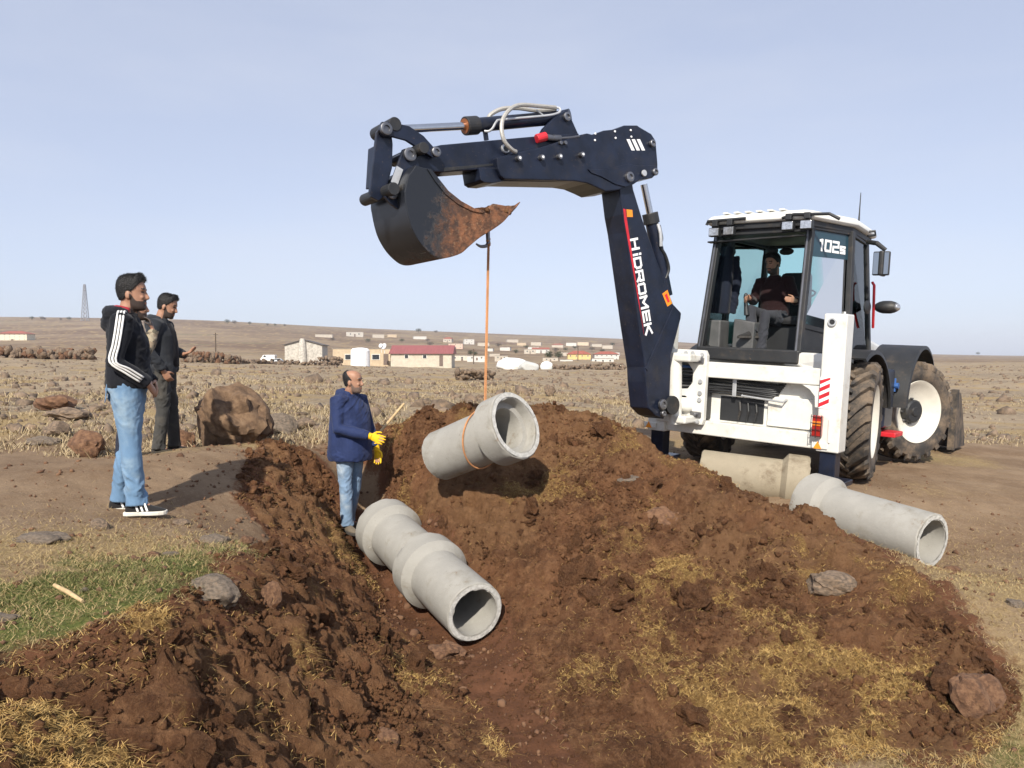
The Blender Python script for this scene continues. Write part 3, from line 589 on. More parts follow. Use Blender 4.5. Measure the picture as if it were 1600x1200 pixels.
# grey block hut with a gable and a buttress
r = house(470, 562, 57, 31, 150, block, pmat('dark_sheet_roof', (.10, .09, .085), .7), 'grey rough block hut with gabled roof and rounded buttress', depth=9, gable='y', rh=.27, wins=0, name='stone_hut', group=None, cat='hut', yaw=.12)
W_ = 57/1200*150
MB().tube([(-.2, -4.6, -1), (-.2, -4.6, 3.2), (-.2, -4.55, 4.1)], [.95, .7, .45], 12).obj('buttress', block, r, smooth=True)
r = house(565, 570, 90, 27, 140, tan, ROOFG, 'low tan flat-roofed house behind a white water tank', depth=7, wins=0, name='house', group=None, rh=.06, door=False)
for x0, w_ in ((-2.4, 1.3), (2.6, 1.5), (-5, 0)):
    if w_: wn = MB().box(x0-w_/2, x0+w_/2, -3.58, -3.45, .9, 1.95).obj('window', FRAME, r); MB().box(x0-w_*.42, x0+w_*.42, -3.62, -3.57, 1., 1.85).obj('pane', PANE, wn)
MB().box(4.0, 4.9, -3.56, -3.45, 0, 2.0).obj('door', PLA['door'], r)
t_ = at(563, 569, 132); MB().lathe([(-1.2, 1.62), (0, 1.66), (2.6, 1.62), (2.95, 1.3), (3.1, .4)], (t_[0], t_[1], h1(t_[0], t_[1])), (0, 0, 1), 20).obj('water_tank', plaster((.8, .8, .8)), smooth=True, label='white cylindrical tank standing before the tan house', cat='tank')
r = house(658, 572, 95, 33, 138, plaster((.50, .45, .36)), ROOFT, 'long low barn with a faded red sheet roof', depth=8, gable='x', rh=.42, wins=0, name='barn', group=None, cat='barn')
W_ = 95/1200*138
for x0 in (-.24*W_, .06*W_):
    wn = MB().box(x0-.4, x0+.4, -4.07, -3.95, 1.35, 2.05).obj('window', FRAME, r); MB().box(x0-.3, x0+.3, -4.1, -4.05, 1.42, 1.98).obj('pane', PANE, wn)
MB().box(.3*W_, .36*W_, -4.05, -3.95, 0, 1.9).obj('door', PLA['door'], r)
for k in range(9): MB().box(-W_/2+.3+k*1.3, -W_/2+.34+k*1.3, -4.03, -3.98, -.3, 2.1).obj('wall_joint', grey, r)
for i, (px, rr) in enumerate(((601, .55), (596, .4))):     # dishes on the tan house
    d = at(px, 541.5-i, 136); MB().lathe([(0, .05), (.10, rr*.6), (.24, rr), (.26, rr*.98), (.12, rr*.55), (.04, .03)], d, (-.5, -.8, .35), 18).add([], []).cyl(d-A([0, 0, 1.2]), d, .04, 8).obj('satellite_dish', plaster((.7, .7, .7)), smooth=True, label=('larger' if i == 0 else 'smaller')+' pale satellite dish on the roof between tan house and red barn', cat='dish')
d = at(702, 560, 180)
# village on the slope
vill = [(18,532,44,15,None,'school','hip',3,6),(505,527,26,5,None,cream,None,1,3),(553,526,26,8,None,grey,None,1,2),(590,528,18,6,None,cream,None,1,2),(612,527,14,5,None,tan,None,1,2),(655,530,20,5,None,wht,None,1,2),(700,535,14,8,None,cream,'hip',1,2),
        (712,545,22,9,None,plaster((.6,.42,.33)),None,2,3),(732,538,16,9,None,wht,None,2,2),(755,541,18,6,None,cream,None,1,2),(722,564,34,10,230,plaster((.55,.5,.42)),None,1,3),(745,563,30,8,210,wht,None,1,2),
        (800,535,18,5,None,cream,None,1,2),(790,548,16,6,None,wht,None,1,2),(815,540,14,5,None,tan,None,1,2),(838,540,16,6,None,cream,None,1,2),(845,552,26,9,None,wht,'x',1,3),(828,553,18,8,None,cream,None,1,2),(835,546,18,4,None,wht,None,1,2),
        (872,543,18,6,None,cream,'hip',1,2),(893,541,16,6,None,wht,None,1,2),(910,540,18,6,None,plaster((.6,.5,.36)),None,1,2),(932,542,16,5,None,cream,None,1,2),(950,545,16,6,None,cream,None,1,2),
        (905,566,36,18,250,yel,'hip',2,4),(948,564,38,15,260,wht,'hip',2,5),(942,568,34,9,215,wht,None,1,3),(885,567,20,6,220,wht,None,1,2),(772,557,16,5,None,cream,None,1,2),(765,549,12,5,None,wht,None,1,2),(860,565,24,7,225,cream,None,1,2),
        (880,556,14,6,None,cream,None,1,2),(962,556,14,6,None,wht,None,1,2),(783,562,20,7,220,cream,None,1,2)]
special = {0: 'long pale school-like block with red hipped roof at far left edge', 24: 'two-storey yellow house with red hip roof left of the boom', 25: 'white two-storey house with red roof right beside the boom', 26: 'low white annex in front of the white red-roofed house', 11: 'low white shed right behind the end of the red-roofed barn', 10: 'low beige shed touching the right end of the red-roofed barn', 7: 'pinkish two-storey house above the red-roofed barn'}
order = sorted([i for i in range(len(vill)) if i not in special], key=lambda i: vill[i][0])
ordn = ['first','second','third','fourth','fifth','sixth','seventh','eighth','ninth','tenth','eleventh','twelfth','thirteenth','fourteenth','fifteenth','sixteenth','seventeenth','eighteenth','nineteenth','twentieth','twenty-first','twenty-second','twenty-third','twenty-fourth','twenty-fifth','twenty-sixth','twenty-seventh','twenty-eighth']
for i, (px, py, w_, h_, Y, wl, gb, rows, wins) in enumerate(vill):
    if wl == 'school': wl = plaster((.66, .6, .45))
    cn = {id(cream): 'cream', id(wht): 'white', id(tan): 'tan', id(grey): 'grey', id(yel): 'yellow'}.get(id(wl), 'beige')
    lab = special.get(i) or f'small {cn} far house on the slope, {ordn[order.index(i)]} from the left among the small houses'
    house(px, py, w_, h_, Y, wl, (ROOFR if gb else ROOFG), lab, gable=gb or False, rh=.3 if gb else .12, wins=wins if h_ >= 7 else 0, rows=rows, yaw=random.uniform(-.3, .3) if Y is None else 0)
# wrapped stacks, vehicles
def lump(name, px, py, wpx, hpx, Y, mat, label, cat, seed):
    c = at(px, py, Y); g = h1(c[0], c[1]); W = wpx/1200*Y/2; Hh = hpx/1200*Y
    me = rockmesh(name, seed, 4, 1, .25, 1.2); me.materials.append(mat); me.polygons.foreach_set('use_smooth', [True]*len(me.polygons))
    o = bpy.data.objects.new(name, me); COL.objects.link(o); o.location = (c[0], c[1], g+Hh*.3); o.scale = (W*1.15, W*.8, Hh*.72); return tag(o, label, cat)
lump('wrapped_stack', 800, 575, 46, 18, 112, plaster((.78, .77, .74)), 'white sheet-covered stack in the field beyond the rope', 'stack', 7); lump('wrapped_stack', 826, 576, 30, 15, 108, plaster((.45, .45, .43)), 'grey sheet-covered stack beside the white one', 'stack', 8)
lump('wrapped_stack', 855, 573, 18, 13, 118, plaster((.6, .62, .6)), 'small pale covered stack right of the grey one', 'stack', 9)
def smallcar(px, py, lpx, Y, col, label, van=False):
    c = at(px, py, Y); L = lpx/1200*Y; h = L*(.48 if van else .36); root = empty('parked_car' if not van else 'parked_van', (c[0], c[1], h1(c[0], c[1])+.05), label, 'van' if van else 'car')
    prof = [(-.5,.16),(-.5,.5),(-.46,.58),(-.3,.62),(-.18,.98),(.28,1.),(.42,.64),(.5,.55),(.5,.16)] if not van else [(-.5,.14),(-.5,.5),(-.42,.6),(-.32,.98),(.48,1.),(.5,.9),(.5,.14)]
    MB().prism([(x*L, -.8, z*h) for x, z in prof], (0, 1.6, 0)).obj('body', col, root, bevel=.05)
    wx = (-.16, .24) if not van else (-.3, -.14)
    MB().prism([(wx[0]*L, -.82, .66*h), (wx[1]*L+.1, -.82, .66*h), (wx[1]*L, -.82, .92*h), ((wx[0]+.05)*L, -.82, .92*h)], (0, .03, 0)).obj('side_window', PANE, root)
    for sx in (-.31, .3):
        for sy in (-.8, .62): MB().cyl((sx*L, sy, .3), (sx*L, sy+.2, .3), .31, 16).obj('wheel', M['rubber'], root)
smallcar(433, 564, 16, 135, plaster((.55, .58, .6)), 'silver car parked left of the grey hut'); smallcar(420, 562, 22, 150, plaster((.75, .75, .75)), 'white van parked farther left behind the silver car', True)
# lattice mast and poles
c = at(133, 500, 850); c[2] = h1(c[0], c[1]); hm = 57/1200*850; b = MB(); b0, b1 = 2.9, .7
def lg(k, t): r_ = b0*(1-t)+b1*t; s_ = [(-1,-1),(1,-1),(1,1),(-1,1)][k % 4]; return A([s_[0]*r_, s_[1]*r_, hm*t])
mast = empty('lattice_mast', c, 'tall steel lattice telecom mast on the left skyline', 'mast'); ms = pmat('galvanised_steel', (.22, .22, .24), .6)
for k in range(4): MB().bar(lg(k, 0), lg(k, 1), .55, .55).obj('leg', ms, mast)
for k in range(4):
    for j in range(9): b.bar(lg(k, j/9), lg(k+1, (j+1)/9), .28, .28); b.bar(lg(k, (j+1)/9), lg(k+1, (j+1)/9), .28, .28)
b.obj('bracing', ms, mast)
for i, (px, y0, y1, Y, lab) in enumerate(((337,548,520,160,'dark wooden pole beyond the men at left'),(903,560,540,230,'thin pole in front of the yellow house'),(740,566,545,190,'thin pole right of the barn'))):
    c = at(px, y0, Y); g = min(c[2], h1(c[0], c[1])); top = at(px, y1, Y)[2]
    MB().tube([(c[0], c[1], g-.5), (c[0], c[1], top)], [.16, .11], 10).bar((c[0]-.5, c[1], top-.35), (c[0]+.5, c[1], top-.35), .1, .1).obj('utility_pole', pmat('pole_wood', (.09, .065, .045), .9), label=lab, cat='pole')
LEAF = grassmat('far_leaf', (.03, .04, .016), (.07, .075, .035)); LEAFB = grassmat('bare_twig', (.07, .055, .04), (.12, .09, .065)); BARK = pmat('bark', (.07, .05, .035), .9)
def tree(px, py, wpx, hpx, Y, leaf, label, seed, name='tree'):
    if Y is None: c = hit(px, py, 90, 1600)
    else: c = at(px, py, Y)
    c = A([c[0], c[1], h1(c[0], c[1])]); hh = hpx/1200*c[1]; ww = wpx/1200*c[1]/2; r = np.random.default_rng(seed); root = empty(name, c, label, 'tree', 'trees of the far village')
    b = MB(); b.tube([(0, 0, -.5), (0, 0, hh*.35), (.05*ww, 0, hh*.75)], [hh*.035, hh*.028, hh*.01], 7)
    for k in range(6): a = r.uniform(0, 6.28); b.tube([(0, 0, hh*r.uniform(.25, .5)), (ww*.6*math.cos(a), ww*.6*math.sin(a), hh*r.uniform(.55, .85))], [hh*.015, hh*.006], 5)
    b.obj('trunk', BARK, root); n = 420; u = r.normal(size=(n, 3)); u /= np.linalg.norm(u, axis=1)[:, None]; lob = 1+.35*np.sin(u[:, 0]*5+seed)*np.cos(u[:, 1]*4+u[:, 2]*3)
    p = u*(r.random((n, 1))**.4)*lob[:, None]*A([ww, ww, hh*.38])+A([0, 0, hh*.62]); s = hh*.05
    V = np.stack([p+r.normal(0, s, (n, 3)), p+r.normal(0, s, (n, 3)), p+r.normal(0, s, (n, 3))], 1).reshape(-1, 3)
    mkobj('crown', npmesh('crown', V, np.arange(n*3).reshape(-1, 3)), leaf, root)
tl = [(858,561,14,14,240,LEAF,'dark green round tree left of the yellow house'),(873,561,14,14,245,LEAF,'dark green tree close left of the yellow house'),(735,556,9,9,None,LEAF,'small dark tree above the barn end'),(742,557,8,8,None,LEAF,'second small dark tree right above the barn end')]
for k, (x, sz) in enumerate([(50,6),(66,6),(108,6),(70,4),(355,7),(366,6),(390,5),(418,4),(430,4),(445,4),(654,7),(681,5),(1528,5),(95,4)]):
    yy = np.interp(x, [0,150,300,450,540,640,750,1600], [498,500,502,509,514,518,522,556]); tl.append((x, yy+1.5, sz*1.3, sz, None, LEAFB if k % 2 else LEAF, f'tiny skyline tree, {ordn[sorted([50,66,108,70,355,366,390,418,430,445,654,681,1528,95]).index(x)]} from the left along the ridge'))
for k, (x, y, sz) in enumerate([(520,533,6),(575,536,7),(628,535,6),(672,541,7),(690,548,6),(760,546,6),(779,543,7),(806,553,7),(822,545,6),(868,550,7),(884,549,6),(898,546,6),(925,549,7),(941,552,7),(957,541,6),(668,534,5)]):
    tl.append((x, y, sz*1.5, sz, None, LEAF if k % 3 else LEAFB, f'small dark bush among the far houses, {ordn[sorted([520,575,628,672,690,760,779,806,822,868,884,898,925,941,957,668]).index(x)]} from the left'))
for i, a in enumerate(tl): tree(*a, seed=i)

# ------------------------------------------------------------------ concrete pipes
def pipe(name, c0, c1, label, mat, OD=.5, BD=.645, ID=.385, spigot=False):
    """socketed pipe: c0 = centre of the plain end, c1 = centre of the bell end"""
    c0 = A(c0, float); c1 = A(c1, float); L = np.linalg.norm(c1-c0); ax = (c1-c0)/L; ro, rb, ri = OD/2, BD/2, ID/2; bi = ro+.006
    root = empty(name, tuple((c0+c1)/2), label, 'concrete pipe', 'concrete drain pipes'); c0l = -ax*L/2
    nn = 64; prof = [(0, ri), (0, ro-.008), (.008, ro), (L-.285, ro), (L-.225, rb), (L-.008, rb), (L, rb-.008), (L, bi+.008), (L-.012, bi), (L-.10, bi-.006), (L-.104, ri+.003), (L-.112, ri)]
    prof = [(h, r_) for h, r_ in prof]
    u = A([0, 0, 1.]); x = nrm(np.cross(ax, u)); y = np.cross(ax, x); b = MB(); rings = []
    dens = []
    for (h0, r0), (h1_, r1) in zip(prof, prof[1:]+[prof[0]]):
        m = max(1, int(np.hypot(h1_-h0, r1-r0)/.05)); dens += [(h0+(h1_-h0)*k/m, r0+(r1-r0)*k/m) for k in range(m)]
    sd_ = int(abs(c0[0]*1000)) % 97
    for h, r_ in dens:
        th = np.arange(nn)*2*math.pi/nn; edge = math.exp(-min(h, L-h)/.02)
        rr = r_+.0025*fbm(th*3+sd_, np.full(nn, h*9), 3, sd_)+edge*.022*np.minimum(0, fbm(th*5+sd_, np.full(nn, h*30), 3, sd_+3))*(1 if r_ > ri+.02 else 0)
        hh = h+edge*.016*fbm(th*6, np.full(nn, r_*20), 2, sd_+5)
        rings.append([c0l+ax*hq+rq*(math.cos(t)*x+math.sin(t)*y) for hq, rq, t in zip(hh, rr, th)])
    rings.append(rings[0]); b.loft(rings, False); b.obj('pipe_shell', mat, root, smooth=True)
    # broken pale rims
    for h, r0, r1, nm in ((L+.001, bi+.012, rb-.014, 'bell_rim'), (-.001, ri+.01, ro-.012, 'spigot_rim')):
        b = MB(); th = np.linspace(0, 2*math.pi, nn+1)[:-1]; q = []
        for rr_ in (r0, (r0+r1)/2, r1):
            q.append([c0l+ax*(h+(1 if h > 0 else -1)*(.004+.008*abs(float(fbm(A([t*6+rr_*50]), A([rr_*90.]), 3, 5)[0]))))+rr_*(math.cos(t)*x+math.sin(t)*y) for t in th])
        b.loft(q, False); b.obj(nm, M['chip'], root, smooth=True)
    return root
HP0, HP1 = at(689, 712, 7.62), at(806, 664, 6.98)
pipe('concrete_pipe', HP0, HP1, 'concrete pipe hanging from the bucket on an orange rope', M['conc'])
E0, E1 = at(742, 957, 6.15), at(664, 884, 7.05); pipe('concrete_pipe', E0, E1, 'concrete pipe in the trench with its open plain end nearest the camera', M['conc'])
ax = nrm(E1-E0); pipe('concrete_pipe', E1-ax*.1, E1+ax*1.02+A([-.02, 0, .02]), 'concrete pipe in the trench beside the man in the blue parka, plugged into the next', M['conc'])
E0, E1 = at(1456, 846, 6.75), at(1266, 787, 7.85); pipe('concrete_pipe', E0, E1, 'clean pale concrete pipe on the ground at right, open end showing', M['conc'])
E0, E1 = at(1096, 736, 8.9), at(1262, 758, 8.5); pipe('concrete_pipe', E0, E1, 'mud-stained older concrete pipe lying behind the clean one near the stabiliser', M['concold'])

# ------------------------------------------------------------------ backhoe loader
TO = A([3.434, 9.952, .07]); TH = math.radians(40); TRL = math.radians(3)
TM = A((Matrix.Rotation(-TH, 3, 'Z') @ Matrix.Rotation(TRL, 3, 'Y')))
def TL(wp): return TM.T@(A(wp, float)-TO)
def TW(lp): return TO+TM@A(lp, float)
def lpix(px, py, axis, val):          # photo point -> machine coordinates on the plane axis = val
    d = TM.T@ray(px, py); o = TM.T@(CAMP-TO); return o+d*((val-o[axis])/d[axis])
BH = empty('backhoe_loader', tuple(TO), 'white and black backhoe loader lifting a pipe with its rear bucket', 'backhoe')
BH.rotation_euler = Matrix(TM.tolist()).to_euler()
def part(b, name, m, parent=None, bevel=.008, smooth=False, **kw): return b.obj(name, m, parent or BH, bevel=bevel, smooth=smooth, **kw)
# wheels
def wheel(x, y, R, steer, side, wd=.46):
    Rr = R*.60; c = A([x, y, R]); ax = A([math.cos(steer), -math.sin(steer), 0])*side; h = wd/2
    rim = part(MB().lathe([(h-.20, .0), (h-.20, Rr*.35), (h-.17, Rr*.45), (h-.16, Rr*.62), (h-.05, Rr*.90), (h-.03, Rr*.97), (h-.015, Rr*1.03), (h-.035, Rr*1.05), (-h+.035, Rr*1.05), (-h+.02, Rr), (-h+.1, Rr*.9), (-h+.18, Rr*.5), (-h+.2, 0)], c, ax, 48), 'wheel', M['rim'], bevel=0, smooth=True)
    part(MB().lathe([(-h*.80, Rr), (-h*.98, Rr*1.1), (-h*1.02, R*.78), (-h*.95, R*.88), (-h*.8, R*.91), (0, R*.925), (h*.8, R*.91), (h*.95, R*.88), (h*1.02, R*.78), (h*.98, Rr*1.1), (h*.80, Rr)], c, ax, 56, True), 'tyre', M['rubber'], rim, bevel=0, smooth=True)
    part(MB().lathe([(h-.2, .0), (h-.2, .17), (h-.10, .165), (h-.08, .14), (h-.08, .07), (h-.06, .06), (h-.06, 0)], c, ax, 28), 'hub', M['black2'], rim, bevel=0, smooth=True)
    bl = MB()
    for k in range(8):
        t = k*math.pi/4; u = nrm(np.cross(ax, (0, 0, 1))); v = np.cross(ax, u); q = c+ax*(h-.17)+(u*math.cos(t)+v*math.sin(t))*Rr*.42; bl.cyl(q, q+ax*.04, .014, 8)
    part(bl, 'wheel_nuts', M['bolt'], rim, bevel=0)
    u = nrm(np.cross(ax, (0, 0, 1))); v = np.cross(ax, u)
    def tp(a, s, r): return c+ax*s+(u*math.cos(a)+v*math.sin(a))*r
    n = 21; tb = MB()
    for k in range(n):
        for sd_ in (-1, 1):
            a0 = 2*math.pi*(k+(.5 if sd_ > 0 else 0))/n; da = .40*side
            prof = [(1.0, 0., .055), (.80, .012, .062), (.45, .13, .058), (.05, .30, .048), (-.06, .33, .03)]   # from shoulder to centre
            rings = []
            for s_, da_, hw_ in prof:
                a = a0+da_*side; rt = R*(1.0 if s_ < .9 else .94); rb = R*.86
                rings.append([tp(a-hw_*1.25, sd_*s_*h, rb), tp(a+hw_*1.25, sd_*s_*h, rb), tp(a+hw_, sd_*s_*h*1.01, rt), tp(a-hw_, sd_*s_*h*1.01, rt)])
            tb.loft(rings)
    part(tb, 'tread_lugs', M['rubber'], rim, bevel=0)
    return rim
RW = .715
wheel(.94, 0, RW, math.radians(-9), 1); wheel(-.94, 0, RW, math.radians(-9), -1)
wheel(.98, 2.28, RW, math.radians(27), 1); wheel(-.98, 2.2, RW, math.radians(24), -1)
for yy in (0, 2.22): part(MB().tube([(-.8, yy, RW), (-.2, yy, RW), (0, yy, RW), (.2, yy, RW), (.8, yy, RW)], [.1, .11, .2, .11, .1], 14), 'axle', M['black2'], bevel=0, smooth=True)
part(MB().box(-.42, .42, -1.0, 2.9, .62, 1.02), 'chassis', M['black2'])
# rear sliding frame with stabilisers
fr = MB().box(-.93, .93, -1.29, -1.13, 1.17, 1.355).box(-.93, .93, -1.29, -1.13, .475, .645); frame = part(fr, 'rear_frame', M['white'], bevel=.012)
part(MB().box(-.93, .93, -1.12, -1.09, .6, 1.2), 'frame_back_plate', M['white'], frame)
part(MB().prism([(.93, -1.292, 1.165), (.72, -1.292, 1.165), (.80, -1.292, 1.12), (.86, -1.292, 1.05), (.87, -1.292, .93), (.93, -1.292, .93)], (0, .14, 0)), 'gusset', M['white'], frame, bevel=.004)
part(MB().box(.3, .88, -1.17, -1.11, .66, 1.0), 'service_panel', M['white'], frame)
part(MB().tube([(.0, -1.16, 1.0), (.0, -1.22, .98), (.5, -1.24, .95), (.52, -1.18, .98)], .012, 8), 'grab_bar', M['plate'], frame, bevel=0)
part(MB().box(-.30, .24, -1.13, -1.085, .66, .95), 'frame_shade_block', M['hose'], frame)  # solid black block stands in for the dark of an opening in the plate
hb = MB()
for k in range(9): z = .99+.021*k; hb.tube([(-.62, -1.17-.012*(k % 3), z), (-.1, -1.19-.015*(k % 2), z+.012*math.sin(k)), (.30+.02*(k % 4), -1.18, z-.02), (.36+.015*k, -1.12, z-.01)], .012, 7, 4)
part(hb, 'hydraulic_hoses', M['hose'], frame, bevel=0, smooth=True); part(MB().box(-.12, -.07, -1.225, -1.205, .96, 1.18), 'hose_clamp', M['plate'], frame)
for k in range(3): part(MB().tube([(-.05+.1*k, -1.14, .9), (-.03+.1*k, -1.16, .8), (-.06+.1*k, -1.14, .68)], .014, 8), 'hose', M['black2'], frame, bevel=0)
for sx in (-1, 1):
    st = part(MB().box(sx*1.04-.12, sx*1.04+.12, -1.335, -1.09, .46, 1.95), 'stabiliser', M['white'], bevel=.014)
    part(MB().box(sx*1.04-.085, sx*1.04+.085, -1.30, -1.12, .16, 1.0), 'stabiliser_leg', M['black'], st); part(MB().box(sx*1.04-.2, sx*1.04+.2, -1.4, -1.02, .1, .16), 'stabiliser_foot', M['black'], st)
    part(MB().lathe([(0, .045), (.02, .045), (.02, .03), (.008, .028), (.008, 0)], (sx*1.04-.03, -1.337, 1.86), (0, -1, 0), 20), 'pin_ring', M['plate'], st, bevel=0, smooth=True); part(MB().cyl((sx*1.04-.03, -1.337, 1.86), (sx*1.04-.03, -1.35, 1.86), .026, 16), 'pin', M['hose'], st, bevel=0)
    x0 = sx*1.04-.14; part(MB().box(x0-.02, x0+.15, -1.352, -1.336, .49, .56), 'tag_bracket', M['white'], st); part(MB().prism([(x0+.0, -1.354, .49), (x0+.09, -1.354, .49), (x0+.045, -1.354, .57)], (0, .004, 0)), 'warning_triangle', M['orange'], st, bevel=0)
    if sx > 0:
        hz = part(MB().box(.925, 1.03, -1.341, -1.3345, .93, 1.27), 'hazard_plate', M['letter'], st, bevel=0)
        for k in range(4):
            z = .95+.083*k; z1 = min(z+.095, 1.268); part(MB().prism([(.925, -1.343, z-.012), (1.03, -1.343, z+.045), (1.03, -1.343, min(z+.09, 1.268)), (.925, -1.343, z+.033)], (0, .0015, 0)), 'red_stripe', M['red'], hz, bevel=0)
        tl_ = part(MB().box(.885, .985, -1.40, -1.335, .62, .85), 'tail_lamp', M['taill'], st, bevel=.01); part(MB().box(.89, .98, -1.407, -1.399, .74, .79), 'amber_lens', M['amber'], tl_, bevel=.004)
        g = MB()
        for z in (.63, .70, .77, .84): g.bar((.875, -1.415, z), (.995, -1.415, z), .006, .006)
        for x in (.88, .935, .99): g.bar((x, -1.415, .61), (x, -1.415, .86), .006, .006)
        part(g, 'lamp_guard', M['hose'], tl_, bevel=0); part(MB().box(1.04, 1.07, -1.35, -1.336, .56, .82), 'latch_plate', M['white'], st)
# carriage and kingpost
cx = -.62
cg = MB().prism([(cx-.23, -1.30, .60), (cx+.21, -1.30, .60), (cx+.23, -1.30, .66), (cx+.23, -1.30, 1.43), (cx+.2, -1.30, 1.49), (cx-.23, -1.30, 1.49), (cx-.23, -1.30, 1.36), (cx-.02, -1.30, 1.34), (cx+.06, -1.30, 1.24), (cx+.06, -1.30, 1.10), (cx-.0, -1.30, 1.02), (cx-.23, -1.30, 1.0), (cx-.23, -1.30, .93), (cx-.02, -1.30, .93), (cx+.05, -1.30, .86), (cx+.03, -1.30, .76), (cx-.23, -1.30, .72)], (0, -.075, 0))
car = part(cg, 'carriage', M['white'], bevel=.008)
part(MB().box(cx-.26, cx+.16, -1.66, -1.375, 1.35, 1.44), 'swing_yoke', M['white'], car, bevel=.02); part(MB().box(cx-.26, cx+.14, -1.66, -1.375, .62, .71), 'swing_yoke', M['white'], car, bevel=.02)
for x, z in ((.17, 1.44), (.05, 1.45), (-.04, 1.45), (.17, 1.12), (.17, .98), (.17, .9), (.16, .64), (.04, .63), (-.06, .63)): part(MB().cyl((cx+x, -1.375, z), (cx+x, -1.395, z), .026, 10), 'bolt', M['plate'], car, bevel=0)
for z in (1.37, .72): part(MB().box(cx+.06, cx+.2, -1.40, -1.37, z-.035, z+.035).cyl((cx+.13, -1.39, z), (cx+.13, -1.44, z), .03, 12), 'clamp', M['bolt'], car)
hb = MB()
for k in range(7): z = 1.05+.04*k; hb.tube([(cx-.35, -1.5, z), (cx-.2, -1.42, z+.01*math.sin(k*2)), (cx-.05, -1.33, z), (cx+.05, -1.25, z)], .014, 7, 3)
part(hb, 'swing_hoses', M['hose'], car, bevel=0, smooth=True); part(MB().tube([(cx-.3, -1.45, 1.28), (cx-.12, -1.38, 1.29), (cx+.03, -1.3, 1.28)], .016, 8), 'blue_hose', M['bluehose'], car, bevel=0)
part(MB().cyl((cx-.2, -1.52, .83), (cx+.06, -1.36, .83), .085, 20).cyl((cx-.24, -1.55, .83), (cx-.18, -1.51, .83), .05, 16), 'swing_cylinder', M['white'], car, bevel=0, smooth=True); part(MB().cyl((cx-.21, -1.55, .83), (cx-.195, -1.525, .83), .035, 14), 'cylinder_cap', M['copper'], car, bevel=0)
part(MB().box(cx-.3, cx+.2, -1.29, -1.1, .66, 1.34), 'carriage_shade_block', M['hose'], car)  # solid black block behind the cutouts imitates the shaded inside of the carriage
# boom plane
KP = TW((cx-.06, -1.58, 1.0)); BA = math.radians(234.5); PV = A([math.sin(BA), math.cos(BA), 0]); NV = A([-PV[1], PV[0], 0])
if NV[1] > 0: NV = -NV
def bp(px, py, off=0.):
    r_ = ray(px, py); t = ((KP+NV*off-CAMP)@NV)/(r_@NV); return CAMP+r_*t
def plate(pts, off, wd, name, m, parent=None, bevel=.008, extra=None):     # side outline on the plane at +off, wd thick away from the viewer
    b = MB().prism([TL(bp(x, y, off)) for x, y in pts], TM.T@(-NV*wd)); return part(b, name, m, parent, bevel=bevel)
def bcyl(px, py, off0, off1, r, name, m, parent, n=18): return part(MB().cyl(TL(bp(px, py, 0)+NV*off0), TL(bp(px, py, 0)+NV*off1), r, n), name, m, parent, bevel=.004)
def pin(px, py, off, r, parent, base=None):
    return part(MB().lathe([(0, 0), (0, r), (.03, r), (.035, r*.85), (.035, r*.55), (.02, r*.5), (.02, 0)], TL(bp(px, py, off)), TM.T@NV, 20), 'pin', M['bolt'], parent, bevel=0, smooth=True)
BWD = .30; bo = BWD/2
part(MB().cyl(KP-A([0, 0, .42]), KP+A([0, 0, .45]), .09, 20) if False else MB().cyl(TL(KP-A([0, 0, .40])), TL(KP+A([0, 0, .45])), .085, 20), 'kingpost', M['white'], bevel=0, smooth=True)
boom = plate([(966,276),(973,335),(978,362),(998,508),(1008,574),(1009,597),(1013,638),(1025,650),(1038,655),(1047,615),(1049,555),(1064,498),(1065,489),(1052,475),(1038,438),(1004,342),(990,296),(986,268)], bo, BWD, 'boom', M['black'], bevel=.014)
plate([(1009,575),(1053,477),(1056,480),(1012,580)], bo+.012, .02, 'boom_rib', M['black'], boom, bevel=.003)
for e in ((1025, 628),): bcyl(1034, 632, bo+.03, -bo-.03, .11, 'pivot_boss', M['black2'], boom); pin(1034, 632, bo+.03, .06, boom); pin(1035, 646, bo+.02, .035, boom)
plate([(974,326),(977.5,327),(980,345),(1006.5,523),(1003.5,505),(976,345)], bo+.003, .004, 'red_stripe', M['red'], boom, bevel=0)
stk = plate([(979,327),(988,328),(989,339),(980,339)], bo+.003, .004, 'warning_sticker', M['orange'], boom, bevel=0); plate([(1035,459),(1043,453),(1050,474),(1043,479)], bo+.003, .004, 'warning_sticker', M['orange'], boom, bevel=0)
plate([(1038.5,461),(1042,458.5),(1046.5,471),(1043.5,473)], bo+.0045, .003, 'sticker_symbol', M['red'], boom, bevel=0)
